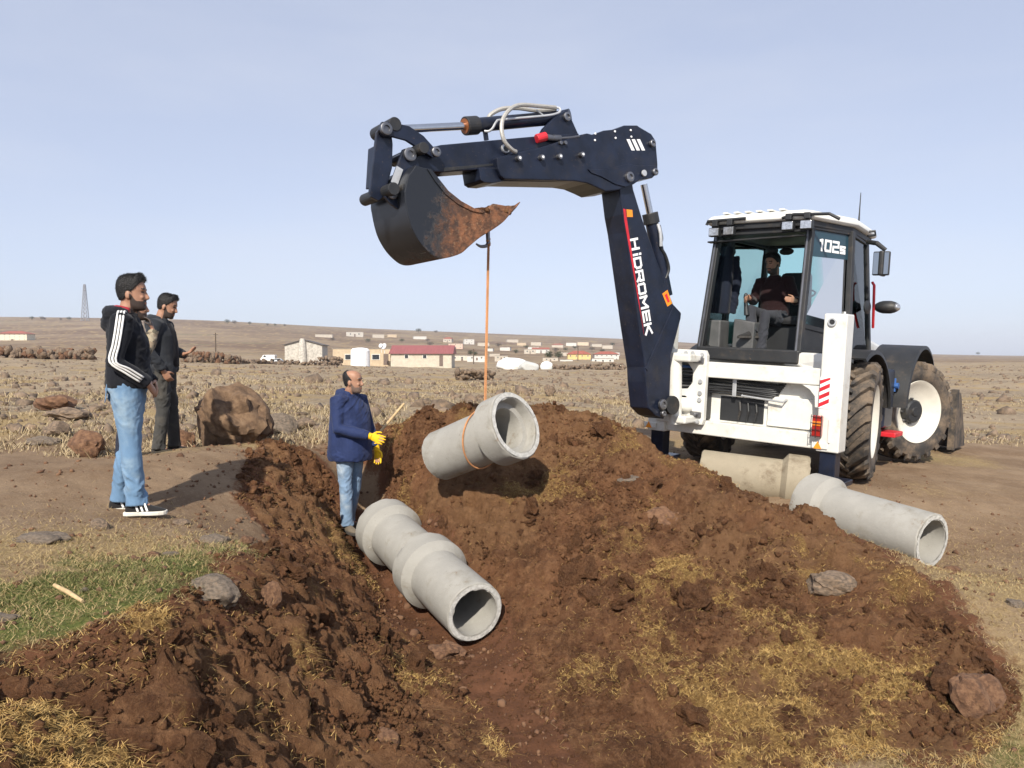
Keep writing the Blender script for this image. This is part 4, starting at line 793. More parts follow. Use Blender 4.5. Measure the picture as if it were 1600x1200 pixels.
# opening in the boom's front face
q0, q1 = bp(977.5, 362, 0), bp(981, 398, 0); fq = lambda t: q0*(1-t)+q1*t
part(MB().lathe([(0, .035), (.014, .05), (.016, .075), (0, .085)], TL(fq(.4)+PV*.02), TM.T@PV, 20), 'boom_port', M['black2'], boom, bevel=0, smooth=True)
GL = {'H': [[(0,0),(0,1)],[(1,0),(1,1)],[(0,.5),(1,.5)]], 'I': [[(.5,.05),(.5,.62)],[(.5,1.05),(.5,1.12)]], 'D': [[(0,0),(0,1),(.8,1),(1,.8),(1,.2),(.8,0),(0,0)]], 'R': [[(0,0),(0,1),(1,1),(1,.45),(0,.45)],[(.5,.45),(1,0)]], 'O': [[(0,.12),(0,.88),(.12,1),(.88,1),(1,.88),(1,.12),(.88,0),(.12,0),(0,.12)]], 'M': [[(0,0),(0,1),(.5,.35),(1,1),(1,0)]], 'E': [[(1,1),(0,1),(0,0),(1,0)],[(0,.5),(.9,.5)]], 'K': [[(0,0),(0,1)],[(0,.5),(1,1)],[(.25,.55),(1,0)]],
      '1': [[(.1,.95),(.55,1),(.55,0)]], '0': [[(0,0),(0,1),(1,1),(1,0),(0,0)]], '2': [[(0,1),(1,1),(1,.52),(0,.48),(0,0),(1,0)]], 's': [[(1,.6),(0,.6),(0,.32),(1,.28),(1,0),(0,0)]]}
def strokes(body, o, u, v, ulen, vlen, name, m, parent, nv, wt, adv, lw=.68, italic=0.):
    """squared sign lettering: each stroke a thin raised bar"""
    b = MB(); tot = sum(adv.get(c, 1.) for c in body); k = ulen/tot; x = 0; o, u, v, nv = A(o), A(u), A(v), A(nv)
    for ci, c in enumerate(body):
        a_ = adv.get(c, 1.)
        for pl in GL[c]:
            for (x0, y0), (x1, y1) in zip(pl, pl[1:]):
                p0 = A([x+lw*a_*x0*k+italic*y0*vlen, y0*vlen]); p1 = A([x+lw*a_*x1*k+italic*y1*vlen, y1*vlen]); d = nrm(p1-p0); p0 = p0-d*wt*.5; p1 = p1+d*wt*.5; n_ = A([-d[1], d[0]])*wt*.5
                b.prism([TL(o+u*q[0]+v*q[1]+nv*(.0035+.0006*(len(b.f) % 7))) for q in (p0-n_, p1-n_, p1+n_, p0+n_)], TM.T@(-nv*.003))
        x += a_*k
    return part(b, name, m, parent, bevel=0)
a0, a1 = bp(985.5, 375, bo), bp(1010, 528, bo); u_ = nrm(a1-a0); v_ = nrm(np.cross(NV, u_))
strokes('HIDROMEK', a0, u_, v_, np.linalg.norm(a1-a0), .098, 'lettering', M['letter'], boom, NV, .026, {'I': .45, 'M': 1.15}, .72)
# elbow housing, telescopic stick
ho = .2
hous = plate([(776,246),(778,264),(783,275),(789,280),(850,281.5),(900,283),(918,286),(934,293),(946,299),(966,297),(979,291),(990,288),(1000,281),(1020,278),(1028,270),(1028,256),(1025,220),(1018,209),(1000,198.5),(996,195.6),(976,195.6),(960,202),(944,203.6),(926,210),(918,208),(904,211),(848,229)], ho, ho*2, 'stick_housing', M['black'], bevel=.012)
plate([(919,264),(924,270),(940,276),(962,288),(978,292),(990,288),(1000,281),(1020,277.5),(1027,270),(1026,258),(1000,259),(980,256),(965,260),(945,265)], ho+.014, .02, 'housing_reinforcement', M['black'], hous, bevel=.005)
for x, y, r_ in ((982.5, 277, .055),): pin(x, y, ho+.014, r_, hous); bcyl(x, y, ho+.03, ho+.05, .035, 'pin_washer', M['plate'], hous)
for x, y in ((789.5,255),(825,253.5),(852.5,252),(887,249)): bcyl(x, y, ho-.01, ho+.05, .028, 'guide_bolt', M['bolt'], hous); bcyl(x, y, ho+.05, ho+.058, .014, 'bolt_tip', M['letter'], hous)
for x, y in ((855.5,230.5),(862.5,230.5)): bcyl(x, y, ho-.01, ho+.03, .02, 'bolt', M['bolt'], hous)
for x, y in ((910,216),(909.5,226),(940.5,212.5),(941.5,222.5),(965,210.5),(966,220.5)): bcyl(x, y, ho, ho+.012, .012, 'bolt', M['letter'], hous, 10)
for x, y in ((1018,224.5),(1022,269)): pin(x, y, ho+.005, .04, hous)
for k in range(3): x = 979+8.*k; plate([(x,217.5),(x+5,217.5),(x+13,235),(x+8,235)], ho+.003, .004, 'logo_stripe', M['letter'], hous, bevel=0)
lug = plate([(838,222),(850,200),(866,184),(879,175),(883,173),(888,174),(905,212),(905,218)], .11, .05, 'cylinder_lug', M['black'], hous); plate([(838,222),(850,200),(866,184),(879,175),(883,173),(888,174),(905,212),(905,218)], -.06, .05, 'cylinder_lug', M['black'], hous)
pin(884.5, 183, .112, .045, lug)
plate([(776,262),(789,279.5),(900,282.5),(900,284.5),(788,283),(770,286),(757,285),(751,281),(748,262)], .15, .3, 'stick_guide', M['black'], hous)
stick = plate([(664,232),(690,226),(845,212),(905,208),(905,255),(748,265),(693,269),(668,268),(655,262),(640,252),(632,246),(632,238),(640,233)], .13, .26, 'stick', M['black'], bevel=.012)
plate([(693,262),(776,255),(776,258),(694,268)], .133, .266, 'wear_strip', M['black2'], stick, bevel=.002)
bcyl(777, 237, .12, .155, .045, 'stick_eye', M['plate'], stick); bcyl(777, 237, .13, .16, .03, 'stick_eye_shade_disc', M['hose'], stick)  # second disc is solid black, standing in for the shade in the eye's hole
# bucket cylinder
ca, cb, cc = bp(600, 203), bp(733, 196.5), bp(884, 183); cd_ = nrm(cc-ca)
rodc = part(MB().cyl(TL(cb-cd_*.02), TL(cc-cd_*.08), .068, 22), 'bucket_cylinder', M['black'], bevel=0, smooth=True); part(MB().cyl(TL(ca), TL(cb), .037, 18), 'cylinder_rod', M['steel'], rodc, bevel=0, smooth=True)
part(MB().cyl(TL(cb-cd_*.05), TL(cb+cd_*.09), .088, 22), 'cylinder_gland', M['black2'], rodc, bevel=.006); part(MB().cyl(TL(cb-cd_*.056), TL(cb-cd_*.02), .07, 22), 'gland_ring', M['copper'], rodc, bevel=0)
part(MB().cyl(TL(cc-cd_*.1-NV*.07), TL(cc+NV*.07-cd_*.0), .07, 16), 'cylinder_eye', M['black'], rodc, bevel=0)
def btube(pts, r, name, m, parent, n=8): return part(MB().tube([TL(bp(x, y, o)) for x, y, o in pts], r, n, 5), name, m, parent, bevel=0, smooth=True)
btube([(757,205,.05),(764,205,.08),(770,200,.1),(776,190,.1),(785,187,.1),(850,181,.1),(868,178,.1),(875,174,.1),(874,169,.08),(868,168,.05)], .012, 'hydraulic_pipe', M['plate'], rodc); btube([(838,172,.08),(846,178,.08),(850,182,.08)], .009, 'hydraulic_pipe', M['plate'], rodc)
btube([(868,168,.08),(845,166,.1),(815,164,.12),(798,170,.16),(786,186,.2),(784,205,.22),(789,222,.23),(800,234,.22),(806,237,.2)], .021, 'hydraulic_hose', M['sleeve'], rodc); btube([(868,171,.02),(840,173,.02),(810,169,0),(785,170,-.02),(768,178,-.04),(762,186,-.05)], .021, 'hydraulic_hose', M['sleeve'], rodc)
part(MB().cyl(TL(bp(758,205,.02)), TL(bp(760,219,.02)), .025, 10), 'hose_stand', M['black'], rodc, bevel=0)
part(MB().cyl(TL(bp(838,217,.16)), TL(bp(853,213,.18)), .045, 14), 'red_coupling', M['red'], hous, bevel=.006); part(MB().cyl(TL(bp(853,214,.17)), TL(bp(865,216,.17)), .03, 12).cyl(TL(bp(864,215.5,.17)), TL(bp(875,216,.17)), .033, 12).tube([TL(bp(875,216,.17)), TL(bp(890,215,.19)), TL(bp(905,213,.2))], .012, 8), 'coupling_hose', M['bolt'], hous, bevel=0)
# boom cylinder behind the boom
r0, r1, r2 = bp(1006, 288, .02), bp(1016, 336, .02), bp(1041, 462, .02); bcy = part(MB().cyl(TL(r1), TL(r2), .075, 20), 'boom_cylinder', M['black'], bevel=0, smooth=True); part(MB().cyl(TL(r0), TL(r1), .04, 16), 'cylinder_rod', M['steel'], bcy, bevel=0, smooth=True); part(MB().cyl(TL(r1-nrm(r2-r1)*.02), TL(r1+nrm(r2-r1)*.1), .092, 20), 'cylinder_gland', M['black2'], bcy, bevel=.005)
btube([(1030,352,.08),(1034,372,.1),(1032,385,.1),(1040,400,.1),(1045,420,.1),(1040,435,.08)], .018, 'hydraulic_hose', M['hose'], bcy); btube([(1028,350,.1),(1032,365,.12),(1033,385,.12)], .02, 'hose_block', M['plate'], bcy)
# linkage and bucket
bw = .34
lk = plate([(597,190),(611,190),(640,197),(662,212),(679,231),(684,238),(682,244),(676,246),(655,232),(635,219),(612,213),(600,213),(592,203)], .19, .035, 'guide_link', M['black'], stick, bevel=.006); plate([(597,190),(611,190),(640,197),(662,212),(679,231),(684,238),(682,244),(676,246),(655,232),(635,219),(612,213),(600,213),(592,203)], -.155, .035, 'guide_link', M['black'], stick, bevel=.006)
pin(602, 202, .19, .055, lk); pin(680, 238, .19, .045, lk); bcyl(602, 202, .2, -.2, .06, 'link_pin', M['black2'], lk)
hl = plate([(589,206),(600,194),(611,200),(614,225),(613,262),(606,288),(602,305),(592,314),(580,308),(578,300)], .14, .04, 'bucket_link', M['black'], stick, bevel=.006); plate([(589,206),(600,194),(611,200),(614,225),(613,262),(606,288),(602,305),(592,314),(580,308),(578,300)], -.10, .04, 'bucket_link', M['black'], stick, bevel=.006)
plate([(590,225),(600,225),(597,290),(586,290)], .10, .2, 'link_web', M['black'], hl)
bcyl(592, 304, .30, -.30, .055, 'link_pin', M['black2'], hl); bcyl(638, 242, .30, -.30, .05, 'bucket_pin', M['black2'], stick)
def bucketmat():
    m, t, p = newmat('soiled_bucket_paint'); g = N(t, 'ShaderNodeNewGeometry'); d0 = bp(655, 320); d1 = bp(735, 350); dv = d1-d0
    vm = N(t, 'ShaderNodeVectorMath', operation='SUBTRACT'); vm.inputs[1].default_value = tuple(d0); t.links.new(g.outputs['Position'], vm.inputs[0]); dt = N(t, 'ShaderNodeVectorMath', operation='DOT_PRODUCT'); dt.inputs[1].default_value = tuple(dv/(dv@dv)); t.links.new(vm.outputs[0], dt.inputs[0])
    n_ = noise(t, 11, 10, .8); ad = N(t, 'ShaderNodeMath', operation='MULTIPLY_ADD'); ad.inputs[1].default_value = 1.6; t.links.new(n_, ad.inputs[0]); t.links.new(dt.outputs['Value'], ad.inputs[2])
    soil_ = mixc(t, ramp(t, noise(t, 14, 6), .35, .65), (.10, .05, .03), (.27, .115, .055)); soil_ = mixc(t, ramp(t, noise(t, 30, 6, .7), .55, .7), soil_, (.34, .21, .12))
    k = ramp(t, ad.outputs[0], .72, 1.4); col = mixc(t, k, (.013, .015, .02), soil_); t.links.new(col, p.inputs['Base Color'])
    mr = N(t, 'ShaderNodeMapRange'); mr.inputs[3].default_value = .4; mr.inputs[4].default_value = .95; t.links.new(k, mr.inputs[0]); t.links.new(mr.outputs[0], p.inputs['Roughness']); mk = N(t, 'ShaderNodeMath', operation='MULTIPLY'); t.links.new(noise(t, 28, 8, .75), mk.inputs[0]); t.links.new(k, mk.inputs[1]); bump(t, p, mk.outputs[0], .8, .04); return m
BM = bucketmat()
side = [(650,258),(662,262),(673,264),(685,279),(700,298),(720,314),(740,325),(758,329),(771,318),(794,322),(808,320),(798,333),(786,347),(768,360),(750,371),(733,385),(720,396),(698,403),(682,402),(668,392),(655,377),(644,357),(638,338),(634,318),(632,300),(638,275)]
bucket = plate(side, bw, .03, 'bucket', BM, bevel=.006); plate(side, -bw+.03, .03, 'bucket_side', BM, bucket, bevel=.006)
shell = [(650,258),(638,275),(632,300),(634,318),(638,338),(644,357),(655,377),(668,392),(682,402),(698,403),(720,396),(733,385),(750,371),(768,360),(786,347),(798,333),(807,321)]
def dens2(pts, m=4):
    out = []
    for i in range(len(pts)-1):
        p0, p1, p2, p3 = (A(pts[max(i-1, 0)], float), A(pts[i], float), A(pts[i+1], float), A(pts[min(i+2, len(pts)-1)], float))
        for k in range(m): t = k/m; out.append(.5*((2*p1)+(p2-p0)*t+(2*p0-5*p1+4*p2-p3)*t*t+(3*p1-p0-3*p2+p3)*t**3))
    return out+[A(pts[-1], float)]
shell = dens2(shell); sh = MB(); P3 = [bp(x, y, bw-.003) for x, y in shell]; cen = bp(700, 340, bw); vs = []
for q in P3: inn = q+nrm(cen-q)*.028; vs += [TL(q), TL(q-NV*(2*bw-.006)), TL(inn-NV*(2*bw-.006)), TL(inn)]
sh.loft([vs[4*i:4*i+4] for i in range(len(P3))]); part(sh, 'bucket_shell', BM, bucket, bevel=0, smooth=True)
plate([(668,264),(674,264),(686,279),(701,298),(721,314),(741,325),(757,329),(755,333),(738,330),(716,319),(696,303),(680,283)], bw+.012, .014, 'side_cutter', BM, bucket, bevel=.003)
for k in range(5):
    o = bw-.02-k*(2*bw-.04)/4; b = MB(); t0, t1 = bp(796, 331, o), bp(812, 316, o); b.tube([TL(t0), TL(t0*.5+t1*.5), TL(t1)], [.034, .026, .008], 8, flat=(1, .55)); part(b, 'tooth', BM, bucket, bevel=0)
for k in range(4): plate([(655+.2*k,377),(668,392),(666,395),(652,379)], bw-.05-k*.16, .1, 'wear_strip', M['bolt'], bucket, bevel=.002)
for o in (.19, -.155):
    ear = plate([(630,233),(638,231),(646,236),(655,258),(655,270),(640,330),(634,335),(610,318),(602,308),(603,300),(608,296)], o, .035, 'bucket_ear', M['black'], bucket, bevel=.005)
    if o > 0: pin(639, 242, o, .06, ear); pin(612, 303, o, .05, ear); plate([(620,259),(630,265),(621,290),(611,284)], o+.003, .004, 'rating_plate', M['plate'], ear, bevel=0); plate([(634,273),(637,272),(631,328),(628,330)], o+.03, .03, 'ear_rib', M['black'], ear, bevel=.003)
bcyl(612, 303, .3, -.3, .05, 'link_pin', M['black2'], bucket)
# clinging soil in the bucket mouth
sb = MB()
for k in range(70):
    t = random.random(); x = 745+t*50; y = np.interp(x, [745, 770, 800], [329, 322, 326])+random.uniform(0, 8); q = TL(bp(x, y, random.uniform(-bw+.05, bw-.01))); s_ = random.uniform(.015, .045); sb.ell(q, (s_, s_*.8, s_*.7), 6, 5)
part(sb, 'clinging_soil', M['clod'], bucket, bevel=0)
# rope and hook
hk = bp(762, 362, .05); ROPE0 = hk+A([0, 0, .0])
part(MB().tube([TL(bp(762,352,.05)), TL(bp(762.5,372,.05)), TL(bp(763,379,.05)), TL(bp(760,384,.05)), TL(bp(751,385,.05)), TL(bp(744,381,.05))], [.022, .02, .02, .018, .015, .008], 9, 4), 'lifting_hook', M['bolt'], bucket, bevel=0, smooth=True)
# cab
cab = MB(); yb0, yb1 = -1.02, -.82; zf, zt = 1.50, 2.98
wl0, wl1 = lpix(1095, 541, 1, yb0)[0], lpix(1247, 553, 1, yb0)[0]; wt0, wt1 = lpix(1124, 362, 1, yb1)[0], lpix(1268, 347, 1, yb1)[0]
RB, LB = wl1, wl0; RT, LT = wt1, wt0
qx, qy = .80, -.10; fx, fy = .76, 1.0        # door pillar, front pillar
cc_ = (RB+LB)/2; lqx = 2*cc_-qx+.1
Pn = dict(RBb=(RB, yb0, zf), RBt=(RT, yb1, zt), LBb=(LB, yb0, zf), LBt=(LT, yb1, zt), RQb=(qx, qy, zf-.02), RQt=(qx-.04, qy, zt), LQb=(lqx, qy, zf), LQt=(lqx+.04, qy, zt), RFb=(fx, fy, zf-.1), RFt=(fx-.1, fy-.12, zt), LFb=(lqx+.04, fy, zf-.1), LFt=(lqx+.14, fy-.12, zt))
def P(k): return A(Pn[k])
cabp = part(MB().box(LB-.02, RB+.02, yb0-.02, .95, 1.40, zf), 'cab', M['black2'], bevel=.02)
def post(a, b, wx, wz, nm='pillar', m='black2', up=(0, 1, 0)): return part(MB().bar(P(a) if isinstance(a, str) else a, P(b) if isinstance(b, str) else b, wx, wz, up), nm, M[m], cabp, bevel=.008)
post('RBb', 'RBt', .075, .09); post('LBb', 'LBt', .075, .09); post('RQb', 'RQt', .09, .1); post('LQb', 'LQt', .09, .1); post('RFb', 'RFt', .07, .08); post('LFb', 'LFt', .07, .08)
part(MB().bar(P('RBb')+A([-.01, -.05, 0]), P('RBt')+A([-.01, -.05, 0]), .02, .015, (0, 1, 0)), 'pillar_trim', M['bolt'], cabp, bevel=0)
part(MB().bar(P('LBb')+A([.0, -.05, 0]), P('LBt')+A([.0, -.05, 0]), .02, .015, (0, 1, 0)), 'pillar_trim', M['bolt'], cabp, bevel=0)
for a, b in (('RBt', 'RQt'), ('LBt', 'LQt'), ('RQt', 'RFt'), ('LQt', 'LFt'), ('RFt', 'LFt'), ('RBb', 'RQb'), ('RQb', 'RFb'), ('LBb', 'LQb'), ('LQb', 'LFb'), ('RFb', 'LFb')): post(a, b, .06, .1, 'rail', up=(0, 0, 1))
part(MB().box(LB-.03, RB+.03, yb0-.06, yb0+.06, zf-.12, zf+.04), 'rear_sill', M['black2'], cabp, bevel=.02); post('LBt', 'RBt', .12, .16, 'rear_header', up=(0, 0, 1))
part(MB().bar(P('LBt')+A([-.08, -.10, -.16]), P('RBt')+A([-.02, -.10, -.13]), .10, .018, (0, 0, 1)), 'raised_rear_window', M['black2'], cabp, bevel=.004)
def pane(k, nm='window_pane', inset=.0): return part(MB().prism([A(q, float) for q in k], A([.004, .004, 0])), nm, M['glass'], cabp, bevel=0)
lowq = lambda a, b, t: P(a)*(1-t)+P(b)*t
RBm, RQm = lowq('RBb', 'RBt', .22), lowq('RQb', 'RQt', .16)
pn = pane([RBm, RQm, P('RQt'), P('RBt')]); part(MB().prism([P('RBb'), P('RQb'), RQm, RBm], (-.03, .01, 0)), 'quarter_panel', M['black2'], cabp, bevel=.004)
part(MB().bar(RBm, RQm, .03, .05), 'pane_seal', M['black2'], cabp, bevel=0)
pane([P('LBb'), P('LQb'), P('LQt'), P('LBt')]); pane([P('RQb'), P('RFb'), P('RFt'), P('RQt')]); pane([P('LQb'), P('LFb'), P('LFt'), P('LQt')]); pane([P('RFb'), P('LFb'), P('LFt'), P('RFt')])
# dark band along the top of the quarter pane with the model number
e0, e1 = P('RBt'), P('RQt'); dn = nrm(P('RQb')-P('RQt')); uu = nrm(e1-e0); nn_ = nrm(np.cross(uu, -dn)); nn_ = nn_ if nn_[0] > 0 else -nn_
part(MB().prism([e0+nn_*.008, e1+nn_*.008, e1+nn_*.008+dn*.34, e0+nn_*.008+nrm(P('RBb')-P('RBt'))*.36], -nn_*.003), 'tinted_band', pmat('tinted_band', (.02, .05, .07), .15, var=.05), cabp, bevel=0)
o_ = e0+uu*.2*np.linalg.norm(e1-e0)+dn*.27
strokes('102s', TW(o_+nn_*.008), TM@uu, TM@(-dn), .68*np.linalg.norm(e1-e0), .115, 'lettering', M['letter'], cabp, TM@nn_, .028, {'1': .7, 's': .75}, .68, .08)
part(MB().prism([RQm+uu*-.09+nn_*.012-dn*.16, RQm+uu*-.05+nn_*.012-dn*.16, RQm+uu*-.05+nn_*.012-dn*.30, RQm+uu*-.09+nn_*.012-dn*.30], nn_*.003), 'pane_sticker', M['letter'], cabp, bevel=0)
# roof
rx0, rx1 = lqx-.02, qx+.02; rf = MB(); rings = []
for z, g in ((zt+.05, 0), (zt+.10, .015), (zt+.15, -.03), (zt+.185, -.16), (zt+.195, -.4)):
    ol = [(LT-.10-g, yb1-.14-g), (RT+.06+g, yb1-.14-g), (rx1+.02+g, qy), (rx1-.08+g, fy+.05+g), (rx0+.08-g, fy+.05+g), (rx0-.02-g, qy)]; rings.append([(x, y, z) for x, y in ol])
rf.loft(rings); roof = part(rf, 'cab_roof', M['roofw'], cabp, bevel=.025, smooth=True); part(MB().loft([[(x, y, z) for x, y in ((LT-.06, yb1-.1), (RT+.02, yb1-.1), (rx1-.03, qy), (rx1-.12, fy), (rx0+.12, fy), (rx0+.03, qy))] for z in (zt-.02, zt+.052)]), 'roof_lining', M['black2'], cabp, bevel=.01)
for k in range(6): x = LT+.05+k*.14; part(MB().box(x, x+.07, yb1-.05, .7, zt+.185, zt+.205), 'roof_rib', M['roofw'], roof, bevel=.01)
for px, py in ((1116, 363), (1139, 361), (1231, 353), (1260, 351)):
    c = lpix(px, py, 1, yb1-.2); lm = part(MB().box(c[0]-.068, c[0]+.068, c[1]-.02, c[1]+.06, c[2]-.052, c[2]+.052), 'work_lamp', M['hose'], cabp, bevel=.01); part(MB().box(c[0]-.06, c[0]+.06, c[1]-.027, c[1]-.019, c[2]-.044, c[2]+.044), 'lamp_lens', M['lampglass'], lm, bevel=.004); part(MB().box(c[0]-.035, c[0]+.035, c[1]-.01, c[1]+.06, c[2]+.07, c[2]+.14).bar((c[0], c[1]+.03, c[2]+.04), (c[0], c[1]+.03, c[2]+.09), .03, .03), 'lamp_bracket', M['hose'], lm, bevel=.006)
for pts in ([(1104,352),(1106,346),(1165,341)], [(1222,341),(1240,335),(1296,334),(1312,342)]): part(MB().tube([lpix(x, y, 1, yb1-.17-.0*x) for x, y in pts], .018, 8), 'roof_rail', M['hose'], cabp, bevel=0)
a = lpix(1342, 345, 0, .6); part(MB().tube([a, a+A([0, 0, .14]), a+A([0, 0, .36])], [.012, .008, .005], 8), 'antenna', M['hose'], cabp, bevel=0)
part(MB().tube([lpix(1358, 362, 0, .82), lpix(1367, 361, 0, .88), lpix(1368, 367, 0, .88), lpix(1356, 369, 0, .82)], .015, 8), 'grab_handle', M['hose'], cabp, bevel=0)
mr = part(MB().tube([lpix(1356, 378, 0, .82), lpix(1370, 380, 0, .95), lpix(1384, 391, 0, 1.05)], [.03, .03, .025], 10), 'mirror_arm', M['black2'], cabp, bevel=0); c = lpix(1379, 412, 0, 1.05); part(MB().box(c[0]-.03, c[0]+.03, c[1]-.09, c[1]+.09, c[2]-.15, c[2]+.15, None), 'wing_mirror', M['black2'], mr, bevel=.02)
part(MB().hexa([c+A(q) for q in ((-.1,-.06,-.145),(.09,-.05,-.145),(.09,.0,-.145),(-.1,-.01,-.145),(-.1,-.06,.145),(.09,-.05,.145),(.09,.0,.145),(-.1,-.01,.145))]), 'mirror_housing', M['black2'], mr, bevel=.015); part(MB().hexa([c+A(q) for q in ((-.09,-.066,-.13),(.08,-.056,-.13),(.08,-.052,-.13),(-.09,-.062,-.13),(-.09,-.066,.13),(.08,-.056,.13),(.08,-.052,.13),(-.09,-.062,.13))]), 'mirror_glass', M['mirror'], mr, bevel=0)
part(MB().tube([lpix(1364, 512, 0, .85), lpix(1365, 480, 0, .88), lpix(1366, 446, 0, .88), lpix(1363, 441, 0, .85)], .017, 8), 'hand_rail', M['red'], cabp, bevel=0); c = lpix(1386, 480, 0, .98); part(MB().ell(c, (.16, .1, .085), 16, 10), 'side_lamp', M['black2'], cabp, bevel=0, smooth=True); part(MB().ell(c+A([.12, -.02, 0]), (.045, .06, .05), 12, 8), 'side_lamp_lens', M['lampglass'], cabp, bevel=0, smooth=True); c = lpix(1355, 480, 0, .84); part(MB().ell(c, (.03, .13, .09), 14, 8), 'inner_mirror', M['hose'], cabp, bevel=0, smooth=True)
# inside the cab
part(MB().box(-.32, .22, -.15, .38, zf, zf+.34), 'seat_base', M['hose'], cabp, bevel=.03); part(MB().box(-.34, .24, -.22, .36, zf+.34, zf+.46), 'seat_cushion', M['seat'], cabp, bevel=.05); part(MB().hexa([(-.3,.26,zf+.45),(.2,.26,zf+.45),(.2,.4,zf+.45),(-.3,.4,zf+.45),(-.25,.4,zf+1.05),(.15,.4,zf+1.05),(.15,.5,zf+1.05),(-.25,.5,zf+1.05)]), 'seat_back', M['seat'], cabp, bevel=.05)
c = lpix(1166, 505, 1, -.62); con = part(MB().hexa([(c[0]-.13,c[1]-.1,zf),(c[0]+.14,c[1]-.1,zf),(c[0]+.14,c[1]+.1,zf),(c[0]-.13,c[1]+.1,zf),(c[0]-.12,c[1]-.1,c[2]+.05),(c[0]+.15,c[1]-.1,c[2]+.01),(c[0]+.15,c[1]+.1,c[2]+.01),(c[0]-.12,c[1]+.1,c[2]+.05)]), 'control_console', M['grey'], cabp, bevel=.015); JOY = lpix(1165, 468, 1, -.62); part(MB().tube([c+A([0, 0, .1]), JOY], [.035, .02], 10).ell(JOY+A([0, 0, .03]), (.028, .028, .055), 10, 7), 'joystick', M['hose'], con, bevel=0, smooth=True)
c = lpix(1118, 515, 1, -.6); part(MB().box(c[0]-.14, c[0]+.12, c[1]-.12, c[1]+.15, zf, c[2]+.12), 'side_console', M['grey'], cabp, bevel=.02)
part(MB().tube([(-.05, .55, zf), (-.05, .72, zf+.65), (-.05, .68, zf+.75)], [.07, .05, .03], 10), 'steering_column', M['hose'], cabp, bevel=0); part(MB().lathe([(-.015, .175), (0, .19), (.015, .175), (0, .16)], (-.05, .66, zf+.78), (0, -.4, .9), 28, True), 'steering_wheel', M['hose'], cabp, bevel=0, smooth=True)
c = lpix(1229, 393, 1, .5); part(MB().ell(c, (.10, .03, .05), 12, 8), 'interior_mirror', M['hose'], cabp, bevel=0, smooth=True); c = lpix(1206, 392, 1, .4); part(MB().ell(c, (.09, .06, .07), 12, 8), 'cab_fan', M['hose'], cabp, bevel=0, smooth=True)
# body panels, fenders, hood, loader
part(MB().prism([P('RBb')+A([.03, -.05, .02]), P('RQb')+A([.10, 0, .02]), P('RQb')+A([.10, .1, -.26]), P('RBb')+A([.10, .02, -.20]), P('RBb')+A([.03, -.05, -.12])], (-.2, .02, 0)), 'rear_panel', M['white'], bevel=.02)
part(MB().box(-.78, .78, -.6, .75, 1.28, 1.46), 'under_cab_body', M['white'], bevel=.04)
def fender(y0, a0, a1, R, x0, x1, zc, nm, lip=.05):
    n = 18; b = MB(); rings = []
    for k in range(n+1):
        a = math.radians(a0+(a1-a0)*k/n); ca_, sa = math.cos(a), math.sin(a)
        rings.append([(x0, y0+R*ca_, zc+R*sa), (x1, y0+R*ca_, zc+R*sa), (x1+.01, y0+(R-lip)*ca_, zc+(R-lip)*sa), (x1-.02, y0+(R-lip)*ca_, zc+(R-lip)*sa), (x1-.03, y0+(R-.02)*ca_, zc+(R-.02)*sa), (x0, y0+(R-.02)*ca_, zc+(R-.02)*sa)])
    b.loft(rings); return part(b, nm, M['black2'], bevel=0, smooth=True)
fender(0, 8, 118, .86, .62, 1.12, RW, 'rear_fender'); fender(0, 8, 118, .86, -1.12, -.62, RW, 'rear_fender')
fender(2.33, 40, 178, .88, .60, 1.16, RW+.06, 'front_fender'); fender(2.33, 40, 178, .88, -1.16, -.6, RW+.06, 'front_fender')
part(MB().hexa([(-.5,1.0,1.0),(.5,1.0,1.0),(.44,3.1,1.0),(-.44,3.1,1.0),(-.5,1.0,1.88),(.5,1.0,1.88),(.42,3.1,1.62),(-.42,3.1,1.62)]), 'engine_hood', M['white'], bevel=.06); part(MB().box(-.38, .38, 3.1, 3.16, 1.05, 1.55), 'grille', M['hose'])
tk = part(MB().box(.55, 1.02, .95, 1.38, .55, 1.32), 'fuel_tank', M['black'], bevel=.03); part(MB().box(1.02, 1.027, 1.02, 1.12, .85, 1.02), 'tank_sticker', M['orange'], tk, bevel=0); part(MB().cyl((.98, 1.42, 1.1), (1.06, 1.42, 1.1), .04, 12).cyl((1.0, 1.42, 1.02), (1.0, 1.42, 1.2), .025, 10), 'blue_cap', M['bluehose'], tk, bevel=0)
part(MB().box(.78, 1.16, 1.0, 1.4, .44, .5), 'step', M['red'], bevel=.01)
for sx in (-1, 1):
    arm = part(MB().prism([(sx*.48, 1.15, 1.45), (sx*.48, 1.35, 1.55), (sx*.48, 2.9, 1.25), (sx*.48, 4.3, .55), (sx*.48, 4.25, .38), (sx*.48, 2.75, 1.0)], (sx*.1, 0, 0)), 'loader_arm', M['white'], bevel=.015); part(MB().cyl((sx*.43, 1.9, .95), (sx*.43, 3.3, .85), .055, 14).cyl((sx*.43, 3.2, .86), (sx*.43, 3.8, .75), .03, 12), 'lift_cylinder', M['black'], arm, bevel=0)
lb = MB(); prof = [(4.28, .92), (4.24, .55), (4.30, .18), (4.45, .02), (5.25, -.02), (5.25, .01), (4.48, .06), (4.36, .22), (4.31, .55), (4.34, .92)]
lbk = part(MB().prism([(-1.24, y, z) for y, z in prof], (2.48, 0, 0)), 'loader_bucket', M['black'], bevel=.006)
for sx in (-1.26, 1.24): part(MB().prism([(sx, 4.26, .96), (sx, 4.24, .2), (sx, 4.43, .0), (sx, 5.25, -.02), (sx, 5.1, .25), (sx, 4.6, .9)], (.03, 0, 0)), 'bucket_side', M['rubber'], lbk, bevel=.004)
part(MB().box(1.20, 1.30, 4.14, 4.26, .0, .98), 'bucket_rib', M['rubber'], lbk)

